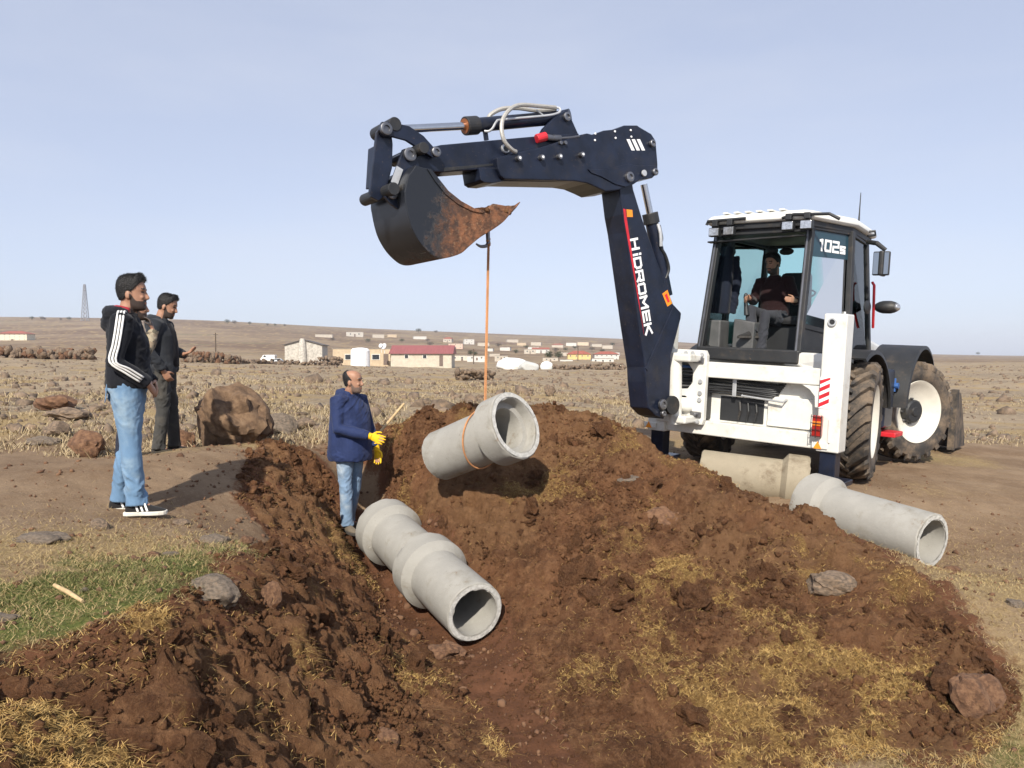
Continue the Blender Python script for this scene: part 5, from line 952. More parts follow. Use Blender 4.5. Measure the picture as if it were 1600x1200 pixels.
# rope, from the hook down round the pipe
hkp = bp(762.5, 383, .05); pa = nrm(HP1-HP0); pt = HP0+pa*np.linalg.norm(HP1-HP0)*.63; kn = at(757, 638, pt[1]-.02)
rope = MB()
def strand(pts, r, tw, seg):
    Q = [A(q) for q in pts]; L = [0]
    for a, b in zip(Q, Q[1:]): L.append(L[-1]+np.linalg.norm(b-a))
    n = int(L[-1]/.012)+2
    for ph in (0, 2*math.pi/3, 4*math.pi/3):
        pp_ = []
        for k in range(n):
            s = L[-1]*k/(n-1); i = min(int(np.searchsorted(L, s, 'right')-1), len(Q)-2); u = (s-L[i])/(L[i+1]-L[i]+1e-9); p = Q[i]*(1-u)+Q[i+1]*u; d = nrm(Q[i+1]-Q[i]); x = nrm(np.cross(d, (.3, 1, .2))); y = np.cross(d, x); a = ph+s*tw
            pp_.append(p+r*.5*(math.cos(a)*x+math.sin(a)*y))
        rope.tube(pp_, r*.55, 6)
rr0 = .0085
strand([hkp, kn], rr0, 110, 1); strand([hkp+A([.01, .012, 0]), kn+A([.01, .01, 0])], rr0, 110, 1)
px_ = nrm(np.cross(pa, (0, 0, 1))); py_ = np.cross(px_, pa); py_ = py_ if py_[2] > 0 else -py_
loop = []
for k in range(33):
    a = math.pi/2+2*math.pi*k/32; loop.append(pt+(px_*math.cos(a)+py_*math.sin(a))*(.25+.014)+pa*(.10*math.cos(a-math.pi/2)-.06))
loop[0] = loop[-1] = kn+A([0, 0, -.04]); strand(loop, rr0, 110, 1)
for k in range(5): rope.ell(kn+A([random.uniform(-.02, .02), random.uniform(-.02, .02), random.uniform(-.05, .02)]), (.024, .022, .02), 8, 6)
for k in range(4): rope.ell(hkp+A([random.uniform(-.012, .012), random.uniform(-.012, .012), -.0+.02*k]), (.02, .02, .014), 8, 6)
rope.obj('lifting_rope', M['rope'], smooth=True, label='orange twisted rope hanging from the bucket and looped round the pipe', cat='rope')
# shovel handle stuck in the soil, twig on the grass
s0, s1 = at(588, 682, 8.9), at(631, 631, 9.3); b = MB().tube([s0-(s1-s0)*.6, s0, s1], [.017, .017, .016], 10); sv = b.obj('shovel_handle', M['wood'], smooth=True, label='wooden shovel handle sticking out of the soil behind the yellow glove', cat='shovel')
s0, s1 = at(86, 967, 3.75), at(130, 983, 3.6); s0[2] = h1(s0[0], s0[1])+.03; s1[2] = h1(s1[0], s1[1])+.015; MB().tube([s0, s0*.5+s1*.5+A([0, 0, .004]), s1], [.009, .011, .008], 8).obj('stick', M['wood'], smooth=True, label='pale broken stick lying on the green grass', cat='stick')

# ------------------------------------------------------------------ people
def remesh(mb, vox, sm=4, wr=0, wfreq=(9, 9, 16), seed=0):
    me = fixn(mb.mesh('tmp')); ob = bpy.data.objects.new('tmp', me); COL.objects.link(ob)
    r = ob.modifiers.new('r', 'REMESH'); r.mode = 'VOXEL'; r.voxel_size = vox
    if sm: s = ob.modifiers.new('s', 'SMOOTH'); s.factor = .5; s.iterations = sm
    out = bpy.data.meshes.new_from_object(ob.evaluated_get(bpy.context.evaluated_depsgraph_get())); bpy.data.objects.remove(ob)
    n = len(out.vertices); V = np.empty(n*3, np.float32); out.vertices.foreach_get('co', V); V = V.reshape(-1, 3).astype(float)
    if wr:
        Nn = np.empty(n*3, np.float32); out.vertices.foreach_get('normal', Nn); Nn = Nn.reshape(-1, 3)
        a = fbm(V[:, 0]*wfreq[0]+V[:, 2]*wfreq[2]*.9+3, V[:, 1]*wfreq[1]+V[:, 2]*wfreq[2]*.5, 3, seed); b = fbm(V[:, 0]*4-V[:, 2]*wfreq[2]+9, V[:, 1]*5+V[:, 2]*3, 2, seed+4)
        rd = np.clip(1-np.abs(a)*6, -.6, 1)*.75+b*.8+np.clip(1-np.abs(fbm(V[:, 0]*11+V[:, 2]*12, V[:, 1]*10-V[:, 2]*9, 3, seed+8))*7, 0, 1)*.5; V = V+Nn*(wr*rd*np.clip(.55+2.2*fbm(V[:, 0]*3+5, V[:, 2]*4+V[:, 1]*3, 2, seed+21), .1, 1.4))[:, None]; out.vertices.foreach_set('co', V.astype(np.float32).ravel()); out.update()
    return out, V
def ringz(c, rx, ry, n=20, e=2.3, R=None):
    out = []
    for k in range(n):
        t = 2*math.pi*k/n; cs, sn = math.cos(t), math.sin(t); q = A([rx*math.copysign(abs(cs)**(2/e), cs), ry*math.copysign(abs(sn)**(2/e), sn), 0.]); out.append(A(c)+(R@q if R is not None else q))
    return out
HEADL = [(-.118,.070,.0,.022),(-.108,.086,-.02,.040),(-.09,.092,-.045,.051),(-.07,.092,-.062,.057),(-.045,.093,-.078,.063),(-.015,.091,-.090,.068),(.015,.087,-.097,.072),(.035,.092,-.100,.074),(.06,.092,-.103,.076),(.085,.082,-.100,.073),(.105,.064,-.088,.063),(.12,.038,-.065,.046),(.128,.01,-.03,.02)]
def head_into(b, c, R):
    rings = [ringz((0, (f+k)/2, z), w, (f-k)/2, 22, 2.25) for z, f, k, w in HEADL]; b.loft([[c+R@q for q in r] for r in rings])
    T = lambda *q: c+R@A(q)
    b.loft([[T(x*s, y, z) for x, s in ((-1, w), (1, w), (.6, w), (-.6, w))] if False else [T(-w, .085, z), T(w, .085, z), T(w*.5, y, z), T(-w*.5, y, z)] for z, y, w in ((.032, .094, .008), (.0, .108, .011), (-.022, .120, .016), (-.034, .112, .017), (-.038, .092, .012))])
    for s in (-1, 1):
        b.ell(T(s*.074, -.012, -.005), (.011, .022, .033), 10, 8, R); b.ell(T(s*.03, .080, .040), (.026, .014, .008), 10, 6, R); b.ell(T(s*.032, .074, -.02), (.022, .016, .016), 10, 6, R)
    b.ell(T(0, .088, -.058), (.024, .010, .006), 10, 6, R); b.ell(T(0, .087, -.068), (.022, .010, .007), 10, 6, R); b.ell(T(0, .080, -.100), (.024, .014, .014), 10, 6, R)
def hand_into(b, w, d, pn, sz=1., curl=.5, thumb=1, r=.0088, spread=1.):
    """palm at wrist w, fingers along d, palm facing pn, thumb towards thumb*(d x pn)"""
    d = nrm(d); pn = nrm(A(pn)-d*(A(pn)@d)); sdv = np.cross(d, pn)*thumb; rings = []
    for t, hw, th in ((-.03, .027, .021), (.0, .029, .019), (.03, .038, .016), (.07, .042, .014), (.095, .038, .012)):
        rings.append([A(w)+d*t*sz+sz*(sdv*hw*math.cos(a)+pn*th*math.sin(a)) for a in [2*math.pi*k/12 for k in range(12)]])
    b.loft(rings)
    for k, (o, L) in enumerate(((.029, .070), (.010, .078), (-.010, .073), (-.028, .058))):
        p = A(w)+sz*(d*.088+sdv*o*spread); a = curl*(.45+.07*k); pts = [p-d*.012*sz, p]; dd = nrm(d+sdv*o*4*(spread-1))
        for f in (.45, .32, .23):
            dd = nrm(dd*math.cos(a)+pn*math.sin(a)); p = p+dd*L*f*sz; pts.append(p)
        b.tube(pts, [r*1.05*sz, r*1.05*sz, r*sz, r*.92*sz, r*.75*sz], 8)
    p = A(w)+sz*(d*.02+sdv*.026); d2 = nrm(d*.62+sdv*.7+pn*.35*curl); b.tube([p, p+d2*.04*sz, p+nrm(d2+pn*.4*curl+d*.35)*.07*sz, p+nrm(d2+pn*.6*curl+d*.7)*.092*sz], [r*1.5*sz, r*1.3*sz, r*1.1*sz, r*.8*sz], 8)
def skinmat(name, c, beard, amt=1.):
    m, t, p = newmat(name); a = N(t, 'ShaderNodeAttribute', attribute_name='tone'); sp = N(t, 'ShaderNodeSeparateColor'); t.links.new(a.outputs['Color'], sp.inputs[0])
    col = mixc(t, ramp(t, noise(t, 30, 4), .3, .7), tuple(x*.88 for x in c), c); ad = N(t, 'ShaderNodeMath', operation='MULTIPLY_ADD'); ad.inputs[1].default_value = .35; t.links.new(noise(t, 160, 3), ad.inputs[0]); t.links.new(sp.outputs[0], ad.inputs[2])
    col = mixc(t, ramp(t, ad.outputs[0], .45, .8), col, beard); col = mixc(t, sp.outputs[1], col, (c[0]*.75, c[1]*.5, c[2]*.48)); t.links.new(col, p.inputs['Base Color']); p.inputs['Roughness'].default_value = .55; p.inputs['Subsurface Weight'].default_value = .08; p.inputs['Subsurface Radius'].default_value = (.01, .004, .002)
    return m
def cloth(name, c, c2=None, scale=40, bmp=.3, var=.12, wear=None, rough=.9):
    m, t, p = newmat(name); col = mixc(t, ramp(t, noise(t, 5, 5), .3, .7), tuple(x*(1-var) for x in c), tuple(min(1, x*(1+var)) for x in c))
    if c2: col = mixc(t, ramp(t, noise(t, scale, 4), .42, .58), col, c2)
    if wear: col = mixc(t, ramp(t, noise(t, 3.2, 6, .6), .48, .72), col, wear)
    t.links.new(col, p.inputs['Base Color']); p.inputs['Roughness'].default_value = rough; p.inputs['Specular IOR Level'].default_value = .2; p.inputs['Sheen Weight'].default_value = .08; bump(t, p, noise(t, 140, 4), bmp, .004); return m
def camomat(name):
    m, t, p = newmat(name); c = mixc(t, ramp(t, noise(t, 9, 3), .46, .5), (.20, .15, .10), (.30, .25, .17)); c = mixc(t, ramp(t, noise(t, 13, 3, .5, stretch=(1, 1.3, .8)), .54, .57), c, (.10, .085, .055)); c = mixc(t, ramp(t, noise(t, 17, 2), .62, .64), c, (.05, .045, .035)); t.links.new(c, p.inputs['Base Color']); p.inputs['Roughness'].default_value = .9; return m
SKIN = (.36, .19, .12); HAIR = pmat('black_hair', (.009, .008, .008), .55, var=.3, bmp=.8, bscale=90, stretch=(1, 1, .25)); EYEW = pmat('eye_white', (.5, .47, .44), .3); EYEB = pmat('eye_dark', (.015, .01, .008), .2)
def person(label, loc, az, J, top, trou, shoe, hair=1, skin=SKIN, beard=(.045, .03, .024), beardamt=.9, coat_len=None, coat_w=1., glove=None, extras=None, sitting=False, bald=False, belly=0., tw=1., openfront=None, seed=0, headyaw=0, headpitch=0, scale=1.):
    """J: joints in the person's own frame (x right, y forward, z up from the soles)"""
    root = None; Rz_ = lambda a: A(Matrix.Rotation(a, 3, 'Z')); Rx_ = lambda a: A(Matrix.Rotation(a, 3, 'X'))
    j = {k: A(v, float) for k, v in J.items()}; hc = j['head']; HR = Rz_(-headyaw)@Rx_(-headpitch)
    # body: one continuous surface
    b = MB(); head_into(b, hc, HR); b.tube([j['neck']-A([0, .01, .05]), j['neck'], hc+HR@A([0, -.028, -.07]), hc+HR@A([0, -.02, -.03])], [.072, .060, .056, .058], 14)
    spine = [j['pelvis'], j['chest'], j['neck']]
    b.tube([j['pelvis']-A([0, 0, .06]), j['pelvis'], (j['pelvis']+j['chest'])/2, j['chest'], j['neck']-A([0, 0, .03])], [.12, .135, .125, .135, .07], 14)
    for s in 'rl':
        b.tube([j['sh'+s], j['el'+s], j['wr'+s]], [.048, .040, .028], 12); b.tube([j['chest']+A([0, 0, .1]), j['sh'+s]], [.07, .05], 10); b.tube([j['hip'+s], j['kn'+s], j['an'+s]], [.075, .052, .040], 12); b.tube([j['an'+s]-A([0, .02, 0]), j['an'+s]*.5+j['toe'+s]*.5], [.034, .02], 10)
        d = j.get('hd'+s, nrm(j['wr'+s]-j['el'+s])); pn = j.get('pn'+s, A([-1., 0, 0]) if s == 'r' else A([1., 0, 0])); hand_into(b, j['wr'+s]+nrm(d)*.02, d, pn, .97, J.get('curl'+s, .55) if not isinstance(J.get('curl'+s), tuple) else .5, 1 if s == 'r' else -1)
    me, V = remesh(b, .0062, 3)
    q = (V-hc)@HR; x, y, z = q[:, 0], q[:, 1], q[:, 2]; inh = (np.abs(z) < .17) & (np.abs(x) < .12) & (np.abs(y) < .16)
    jaw = smoothmask(y*.9-z, .055-.0, .085)*(z > -.14)*(np.abs(z+.068)+.0 > .0); cheek = smoothmask(-z, .012, .03)*smoothmask(y, -.025, .0)*(1-smoothmask(np.hypot(x*1.0, z+.02)*1.0, -.1, -.09)); must = (np.abs(z+.045) < .008)*(np.abs(x) < .032)*(y > .07)
    lipm = (np.abs(z+.063) < .009)*(np.abs(x) < .022)*(y > .078); zb = -.040+.055*smoothmask(.045-y, 0, .05); bd = np.clip((smoothmask(zb-z, .0, .018)*smoothmask(y, -.012, .006)*np.where((np.abs(x) < .030) & (z > -.050), .0, 1)+must)*beardamt, 0, 1)*inh
    side_b = (np.abs(y-.028) < .012)*(np.abs(x) > .05)*(z < -.02)*(z > -.06)*beardamt
    brow = (np.abs(z-.043+.12*np.maximum(0, np.abs(x)-.035)) < .006)*(np.abs(x) > .012)*(np.abs(x) < .052)*(y > .05); eyes = (np.abs(z-.019) < .006)*(np.abs(np.abs(x)-.031) < .013)*(y > .05)
    r_ = np.clip(np.maximum.reduce([bd*(1-lipm), brow*1., eyes*.85]), 0, 1)*inh
    setattr_color(me, 'tone', np.stack([r_, lipm*inh*1., r_*0, r_*0+1], -1))
    root = mkobj('person', me, skinmat('skin', skin, beard), None, smooth='all', label=label, cat='person', group='people on the site'); root.location = loc; root.rotation_euler = (0, 0, -az); root.scale = (scale,)*3
    # trousers
    b = MB()
    for s in 'rl':
        h, k, a = j['hip'+s], j['kn'+s], j['an'+s]; b.tube([h+A([0, -.005, .05]), h-(h-k)*.15, (h+k)/2, k, k*.55+a*.45, a+(k-a)*.12, a+(k-a)*.0-A([0, 0, .015])], [x_*tw for x_ in (.102, .106, .086, .067, .066, .062, .070)], 16)
    pv = j['pelvis']
    if not sitting: b.loft([ringz(pv+A([0, 0, -.10]), .12, .10), ringz(pv+A([0, -.012, -.04]), .178*tw, .132*tw), ringz(pv+A([0, -.008, .04]), .176*tw, .125+belly*.5), ringz(pv+A([0, 0, .11]), .168, .118+belly)])
    else: b.ell(pv, (.18, .15, .13), 16, 10)
    me, _ = remesh(b, .009, 4, .011, (13, 13, 9), seed); mkobj('trousers', me, trou, root, smooth='all')
    # upper garment
    b = MB(); ch = j['chest']; nk = j['neck']; hem = coat_len if coat_len is not None else -.02; w_ = coat_w; up = nrm(nk-pv)
    def lev(t, rx, ry, off=(0, 0, 0)):
        c = pv+(nk-pv)*t if t > 0 else pv+A([0, 0, t*np.linalg.norm(nk-pv)]); return ringz(c+A(off), rx*w_, ry*w_, 22, 2.5)
    b.loft([lev(hem, .186, .142+belly), lev(hem+.08, .192, .148+belly), lev(.25, .184, .140+belly), lev(.45, .185, .135+belly*.8, (0, .01, 0)), lev(.66, .192, .130+belly*.3, (0, .005, 0)), lev(.80, .187, .118, (0, -.008, 0)), lev(.90, .145, .100, (0, -.02, 0)), lev(.985, .085, .080, (0, -.012, 0)), lev(1.03, .070, .070)])
    for s in 'rl':
        sh, el, wr = j['sh'+s], j['el'+s], j['wr'+s]; inn = nk*.35+sh*.65-A([0, 0, .035]); b.tube([inn, sh, sh*.55+el*.45, el, el*.5+wr*.5, wr*.92+el*.08, wr], [x_*(.5+.5*w_) for x_ in (.088, .082, .070, .061, .056, .048, .046)], 16)
    if extras and 'hood' in extras:
        b.tube([nk+A([-.11, .03, -.0]), nk+A([-.09, -.06, .012]), nk+A([0, -.105, .01]), nk+A([.09, -.06, .012]), nk+A([.11, .03, -.0])], [.03, .045, .055, .045, .03], 12, 4); b.ell(nk+A([0, -.115, -.05]), (.10, .05, .085), 14, 9)
    if extras and 'collar' in extras: b.tube([nk+A([-.055, .07, .0]), nk+A([-.08, .01, .03]), nk+A([-.05, -.065, .045]), nk+A([.05, -.065, .045]), nk+A([.08, .01, .03]), nk+A([.055, .07, .0])], .022, 10, 4)
    me, Vt = remesh(b, .0095, 5, .009, (9, 9, 15), seed+3); tg = mkobj(extras.get('topname', 'jacket') if extras else 'jacket', me, top, root, smooth='all')
    # hair
    if hair:
        b = MB(); g = .006
        rings = [ringz((0, (f+k)/2-.008-.004*(i == 0), z+g*.6), w+g, (f-k)/2+g*.7, 22, 2.25) for i, (z, f, k, w) in enumerate(HEADL) if z > -.05]; b.loft([[hc+HR@q for q in r] for r in rings])
        me = fixn(b.mesh('hair')); bm = bmesh.new(); bm.from_mesh(me); bmesh.ops.subdivide_edges(bm, edges=bm.edges, cuts=1, use_grid_fill=True)
        no = HR@nrm(A([0, -.72, .69])); co = hc+HR@A([0, .036, .050])
        g2 = bmesh.ops.bisect_plane(bm, geom=bm.verts[:]+bm.edges[:]+bm.faces[:], plane_co=tuple(co), plane_no=tuple(-no), clear_outer=True)
        if bald: bmesh.ops.bisect_plane(bm, geom=bm.verts[:]+bm.edges[:]+bm.faces[:], plane_co=tuple(hc+HR@A([0, -.01, .055])), plane_no=tuple(HR@nrm(A([0, .75, .65]))), clear_outer=True)
        bmesh.ops.holes_fill(bm, edges=[e for e in bm.edges if e.is_boundary]); rg = np.random.default_rng(seed)
        for v in bm.verts:
            p = (A(v.co)-hc)@HR; f_ = .35 if bald else 1
            up_ = .016*max(0, p[2]-.05)/.07*hair*(1.5 if p[1] > .02 else .7); v.co = tuple(hc+HR@(p+nrm(p)*(rg.uniform(-.0015, .002)*f_)+A([0, up_*.6, up_])*f_))
        bm.normal_update(); fc = [f for f in bm.faces if f.calc_area() > 1e-6]; fw = HR@A([0, .6, .25])
        for f in fc:                               # short strands break up the outline
            ps = [A(v.co) for v in f.verts]; n_ = A(f.normal)
            for k in range(9 if not bald else 5):
                w3 = rg.dirichlet(np.ones(len(ps))); p0 = sum(a*q for a, q in zip(w3, ps)); t_ = nrm(rg.normal(size=3)); ln = rg.uniform(.006, .017)*(.5 if bald else 1); tp_ = p0+n_*ln*.55+(fw+rg.normal(0, .35, 3))*ln*.8
                bm.faces.new([bm.verts.new(tuple(p0+t_*.0016)), bm.verts.new(tuple(p0-t_*.0016)), bm.verts.new(tuple(tp_))])
        bm.to_mesh(me); bm.free(); mkobj('hair', me, HAIR, root, smooth='all')
    # shoes
    for s in 'rl':
        a, t_ = j['an'+s], j['toe'+s]; d = nrm((t_-a)*A([1, 1, .0]) if not sitting else t_-a-A([0, 0, -.06])); up = A([0, 0, 1.]); x_ = nrm(np.cross(d, up)); up = np.cross(x_, d); hl_ = a-up*(a[2]-.0 if not sitting else .085)*1-d*.07
        def sr(f, hw, h0, h1_): c = hl_+d*f; return [c-x_*hw*.9+up*h0, c+x_*hw*.9+up*h0, c+x_*hw+up*(h0+.02), c+x_*hw*.78+up*(h0*.3+h1_*.7), c+x_*hw*.4+up*h1_, c-x_*hw*.4+up*h1_, c-x_*hw*.78+up*(h0*.3+h1_*.7), c-x_*hw+up*(h0+.02)]
        b = MB().loft([sr(-.005, .026, .02, .07), sr(.01, .036, .02, .10), sr(.06, .039, .02, .115), sr(.11, .041, .02, .10), sr(.16, .047, .02, .075), sr(.21, .048, .02, .058), sr(.25, .041, .02, .048), sr(.272, .022, .02, .038)]); so_ = b.obj('shoe', shoe[0], root, smooth='all')
        sm_ = so_.modifiers.new('s', 'SUBSURF'); sm_.levels = sm_.render_levels = 2
        def sl_(f, hw): c = hl_+d*f; return [c-x_*hw, c+x_*hw, c+x_*hw+up*.03, c-x_*hw+up*.03]
        MB().loft([sl_(-.015, .03), sl_(.02, .043), (sl_(.1, .044)), sl_(.18, .053), sl_(.23, .052), sl_(.265, .040), sl_(.282, .02)]).obj('sole', shoe[1], so_, bevel=.006)
        if len(shoe) > 2:
            sb = MB()
            for k in range(3):
                f0 = .085+.032*k
                for sg in (-1, 1): sb.hexa([hl_+d*f0+x_*sg*.043+up*.035, hl_+d*(f0+.014)+x_*sg*.043+up*.035, hl_+d*(f0+.014)+x_*sg*.049+up*.035, hl_+d*f0+x_*sg*.049+up*.035, hl_+d*(f0-.022)+x_*sg*.028+up*.092, hl_+d*(f0-.008)+x_*sg*.028+up*.092, hl_+d*(f0-.008)+x_*sg*.036+up*.092, hl_+d*(f0-.022)+x_*sg*.036+up*.092])
            sb.obj('shoe_stripes', shoe[2], so_)
    if glove:
        for s in glove[1]:
            d = j.get('hd'+s, nrm(j['wr'+s]-j['el'+s])); pn = j.get('pn'+s, A([-1., 0, 0])); b = MB(); hand_into(b, j['wr'+s]+nrm(d)*.02, d, pn, 1.06, J.get('curl'+s, .4), 1 if s == 'r' else -1, .0092, 1.3); b.tube([j['wr'+s]-nrm(d)*.05, j['wr'+s], j['wr'+s]+nrm(d)*.04], [.040, .036, .034], 14)
            me, _ = remesh(b, .005, 3); mkobj('glove', me, glove[0], root, smooth='all')
    return root, tg, j
def stand(**k):
    J = dict(pelvis=(0, 0, .96), chest=(0, .0, 1.25), neck=(0, -.01, 1.475), head=(0, .035, 1.625), shr=(.185, -.01, 1.42), shl=(-.185, -.01, 1.42), elr=(.235, -.04, 1.14), ell=(-.235, -.04, 1.14), wrr=(.22, .08, .91), wrl=(-.22, .08, .91),
             hipr=(.09, 0, .93), hipl=(-.09, 0, .93), knr=(.10, .02, .50), knl=(-.10, .02, .50), anr=(.11, -.02, .09), anl=(-.11, -.02, .09), toer=(.14, .16, .03), toel=(-.14, .16, .03)); J.update(k); return J
DENIM = cloth('light_blue_denim', (.125, .215, .335), None, var=.15, wear=(.26, .35, .43)); DENIM2 = cloth('worn_blue_denim', (.17, .25, .36), var=.15, wear=(.40, .45, .48)); GREYD = cloth('charcoal_denim', (.045, .044, .042), var=.2, wear=(.10, .09, .075)); NAVY = cloth('navy_cloth', (.014, .018, .034))
BLK = cloth('black_jersey', (.009, .010, .014), var=.25); DKG = cloth('dark_grey_jacket', (.025, .028, .034), var=.3, wear=(.06, .06, .06)); PARKA = cloth('blue_parka', (.018, .030, .090), var=.2, bmp=.4, rough=.75); MAROON = cloth('dark_maroon_knit', (.022, .009, .010), bmp=.6); YGL = cloth('yellow_glove', (.78, .47, .012), bmp=.25, rough=.6)
SHB = cloth('black_suede', (.018, .017, .017)); SOLEW = pmat('white_sole', (.6, .57, .5), .7); STRW = pmat('white_stripe', (.75, .74, .71), .7); SHG = cloth('dusty_boot', (.14, .115, .085), wear=(.24, .19, .13)); SOLED = pmat('dark_sole', (.05, .045, .04), .8); SHD = cloth('dark_shoe', (.025, .024, .024), wear=(.07, .06, .05))
def foot(px, py, Y): p = at(px, py, Y); return p
# 1: track jacket
p = foot(205, 806, 5.5); g = h1(p[0], p[1])
P1, J1, j1 = person('man in black three-stripe track jacket and light blue jeans', (p[0], p[1], g-.0), math.radians(72), stand(wrr=(.17, .15, .97), elr=(.26, -.05, 1.13), wrl=(-.17, .15, .97), ell=(-.26, -.05, 1.13), hdr=(-.75, .25, -.5), hdl=(.75, .25, -.5), pnr=(0, -1, 0), pnl=(0, -1, 0), curlr=.4, curll=.4, anl=(-.10, -.09, .09), toel=(-.13, .10, .03), knl=(-.10, -.02, .50), anr=(.10, .05, .09), toer=(.12, .24, .03)), BLK, DENIM, (SHB, SOLEW, STRW), hair=1.5, extras=dict(hood=1, topname='track_jacket'), seed=1, tw=1.06, coat_w=1.04, coat_len=-.05, headyaw=.12, scale=.965)
sh, el, wr = j1['shr'], j1['elr'], j1['wrr']
for k in range(3):        # sleeve stripes, laid on the outside of the arm
    V = []; off = (k-1)*.020
    path = [sh+A([-.06, 0, .065]), sh+A([.02, 0, .070]), sh+A([.074, 0, .02]), sh*.7+el*.3+A([.074, 0, 0]), sh*.4+el*.6+A([.072, 0, 0]), el+A([.066, 0, 0]), el*.6+wr*.4+A([.062, .005, 0]), el*.2+wr*.8+A([.055, .01, 0])]
    b = MB(); b.tube([q+A([0, off, 0]) if i < 6 else q+nrm(np.cross(wr-el, (1, 0, 0)))*off*-1 for i, q in enumerate(path)], .0075, 8, 4); b.obj('sleeve_stripe', STRW, J1, smooth='all')
nk = j1['neck']; MB().tube([nk+A([-.06, .03, .03]), nk+A([-.06, -.035, .045]), nk+A([0, -.065, .05]), nk+A([.06, -.035, .045]), nk+A([.06, .03, .03])], .022, 10, 4).obj('hood_lining', cloth('red_lining', (.30, .02, .035)), J1, smooth='all')
hp = j1['pelvis']
for sx in (-1, 1): MB().prism([hp+A([sx*.04, -.138, .01]), hp+A([sx*.13, -.122, .01]), hp+A([sx*.13, -.13, -.10]), hp+A([sx*.085, -.145, -.13]), hp+A([sx*.04, -.148, -.10])], (0, -.006, 0)).obj('back_pocket', DENIM, P1, bevel=.004)
# 2: camouflage jacket, behind the first
p = foot(194, 752, 7.0); g = min(h1(p[0], p[1]), p[2]+.03)
person('man in camouflage jacket and navy trousers, half hidden, hand at his mouth', (p[0], p[1], g), math.radians(60), stand(elr=(.25, .20, 1.20), wrr=(.08, .27, 1.42), hdr=(-.35, -.15, .9), pnr=(-.3, -.9, 0), curlr=1.2, shr=(.19, 0, 1.43), ell=(-.26, -.02, 1.13), head=(0, .13, 1.645), neck=(0, .06, 1.49)), camomat('camouflage'), NAVY, (SHG, SOLED), extras=dict(collar=1), seed=2, coat_w=1.08, coat_len=-.12, scale=.945)
# 3: dark jacket
p = foot(256, 717, 8.2); g = h1(p[0], p[1])
P3, J3, j3 = person('man in dark hooded jacket and charcoal jeans looking down', (p[0], p[1], g), math.radians(82), stand(elr=(.27, -.06, 1.14), wrr=(.20, .06, .93), curlr=1., ell=(-.22, .06, 1.14), wrl=(-.08, .20, 1.10), hdl=(.3, .9, .3), pnl=(.2, -.2, 1), curll=.7, knr=(.10, .03, .5), anl=(-.12, .08, .09), toel=(-.15, .27, .03), knl=(-.11, .06, .5), head=(0, .06, 1.615)), DKG, GREYD, (SHD, SOLED), hair=1.3, extras=dict(hood=1), seed=3, coat_w=1.05, coat_len=-.12, headpitch=.28, tw=1.03, scale=.975)
b = MB(); pv, nk = j3['pelvis'], j3['neck']; b.loft([ringz(pv+(nk-pv)*t+A([0, o, 0]), rx, .05, 14) for t, o, rx in ((.02, .118, .11), (.25, .122, .10), (.5, .118, .09), (.75, .10, .08), (.93, .06, .05))]); b.obj('shirt_front', cloth('black_shirt', (.008, .008, .011)), J3, smooth='all')
# 4: blue parka in the trench
p = foot(548, 829, 8.3)
P4, J4, j4 = person('bald man in blue parka and yellow gloves standing in the trench', (p[0], p[1], p[2]), math.radians(118), stand(elr=(.25, .05, 1.13), wrr=(.10, .34, 1.06), hdr=(-.10, .95, -.25), pnr=(-.9, -.1, -.2), curlr=.25, ell=(-.25, .05, 1.12), wrl=(-.20, .20, .90), hdl=(.05, .2, -1), pnl=(1, 0, 0), curll=.35, head=(0, .05, 1.615), anl=(-.08, -.10, .09), toel=(-.11, .09, .03), knl=(-.09, -.01, .5), anr=(.09, .03, .09)), PARKA, DENIM2, (SHG, SOLED), hair=.4, bald=True, glove=(YGL, 'rl'), extras=dict(hood=1, collar=1, topname='parka'), seed=4, coat_w=1.2, belly=.035, coat_len=-.36, beardamt=.55, beard=(.12, .09, .075), headyaw=-.3, tw=1.02)
MB().tube([j4['pelvis']+A([0, .19, -.12]), j4['chest']+A([0, .165, -.05]), j4['neck']+A([0, .085, -.02])], .008, 8, 4).obj('zip', NAVY, J4)
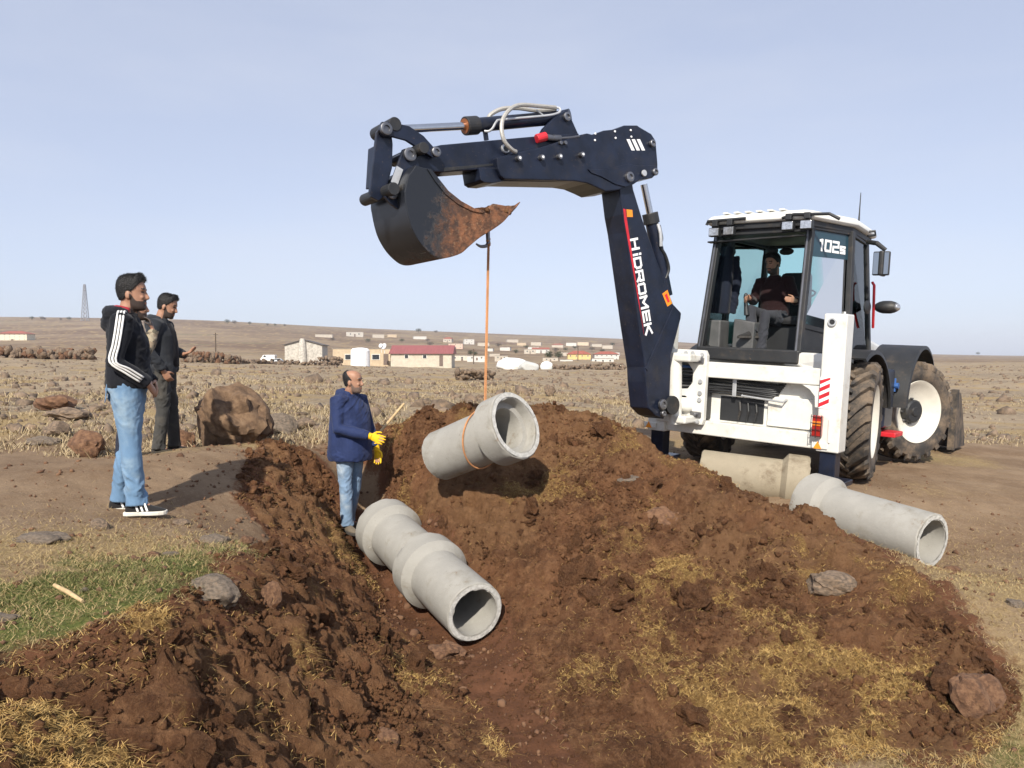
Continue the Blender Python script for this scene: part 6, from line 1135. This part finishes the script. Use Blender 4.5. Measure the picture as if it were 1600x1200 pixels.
# 5: operator in the cab
c = TW(lpix(1203, 500, 1, -.05)); zfl = TW((0, 0, zf))[2]
hl_ = lpix(1208, 412, 1, -.12); hw_ = TW(hl_); oz = math.radians(222)
def ol(wp, o): v = A(wp)-o; c_, s_ = math.cos(oz), math.sin(oz); return A([v[0]*c_-v[1]*s_, v[0]*s_+v[1]*c_, v[2]])
oo = A([hw_[0], hw_[1], hw_[2]-.80]); oo = oo+A([math.sin(oz), math.cos(oz), 0])*-.07
jy = ol(TW(JOY), oo); lh = ol(TW(lpix(1244, 470, 1, -.30)), oo); fr_ = ol(TW(lpix(1172, 528, 1, -.72)), oo)
person('seated operator in dark maroon sweater gripping the joystick inside the cab', tuple(oo), oz, dict(pelvis=(0, -.02, .10), chest=(0, .01, .41), neck=(0, .03, .635), head=(0, .075, .79), shr=(.19, .02, .575), shl=(-.19, .02, .575), elr=tuple(A([.26, .06, .33])), wrr=tuple(jy+A([-.02, -.06, .02])), hdr=(.1, 1, -.2), pnr=(-.9, 0, -.3), curlr=1.1, ell=(-.27, .02, .32), wrl=tuple(lh), hdl=(.3, .9, .1), curll=.7,
    hipr=(.09, .03, .09), hipl=(-.09, .03, .09), knr=(.13, .44, .20), knl=(-.07, .45, .13), anr=tuple(fr_+A([0, -.06, .08])), anl=(-.04, .50, -.28), toer=tuple(fr_+A([.08, .1, .02])), toel=(-.04, .66, -.34)), MAROON, cloth('dark_grey_trousers', (.035, .037, .045), var=.2), (SHD, SOLED), sitting=True, hair=1, extras=dict(topname='sweater'), seed=6, headyaw=.25, headpitch=.15, coat_w=.98)
# jacket hung in the cab
c0 = TW(lpix(1140, 385, 1, -.35)); b = MB(); c1 = TW(lpix(1128, 490, 1, -.35))
b.tube([c0, c0*.75+c1*.25, c0*.5+c1*.5, c1], [.07, .13, .15, .155], 16, 3, True, (1, .55)); b.tube([c0*.85+c1*.15+A([.09, 0, 0]), c0*.5+c1*.5+A([.15, -.02, 0]), c1+A([.13, -.03, -.0])], [.05, .055, .045], 12); b.tube([c0*.85+c1*.15-A([.09, 0, 0]), c0*.5+c1*.5-A([.13, .02, 0]), c1-A([.12, .03, .0])], [.05, .055, .045], 12)
me, _ = remesh(b, .01, 5, .012, (9, 9, 12), 9); mkobj('hanging_jacket', me, cloth('dark_navy_coat', (.010, .014, .026)), smooth='all', label='dark navy jacket hung up inside the cab left of the operator', cat='jacket')

# ------------------------------------------------------------------ air
hz = MB().box(-2600, 2600, -60, 3600, -25, 90).obj('haze', None, kind='stuff'); hm_ = bpy.data.materials.new('thin_haze'); hm_.use_nodes = True; t = hm_.node_tree; t.nodes.clear()
pv_ = N(t, 'ShaderNodeVolumePrincipled', Density=.00021); pv_.inputs['Color'].default_value = (.86, .9, 1, 1); ou = N(t, 'ShaderNodeOutputMaterial'); t.links.new(pv_.outputs[0], ou.inputs['Volume']); hz.data.materials.append(hm_)
hz['label'] = 'thin pale haze in the air over the plain'
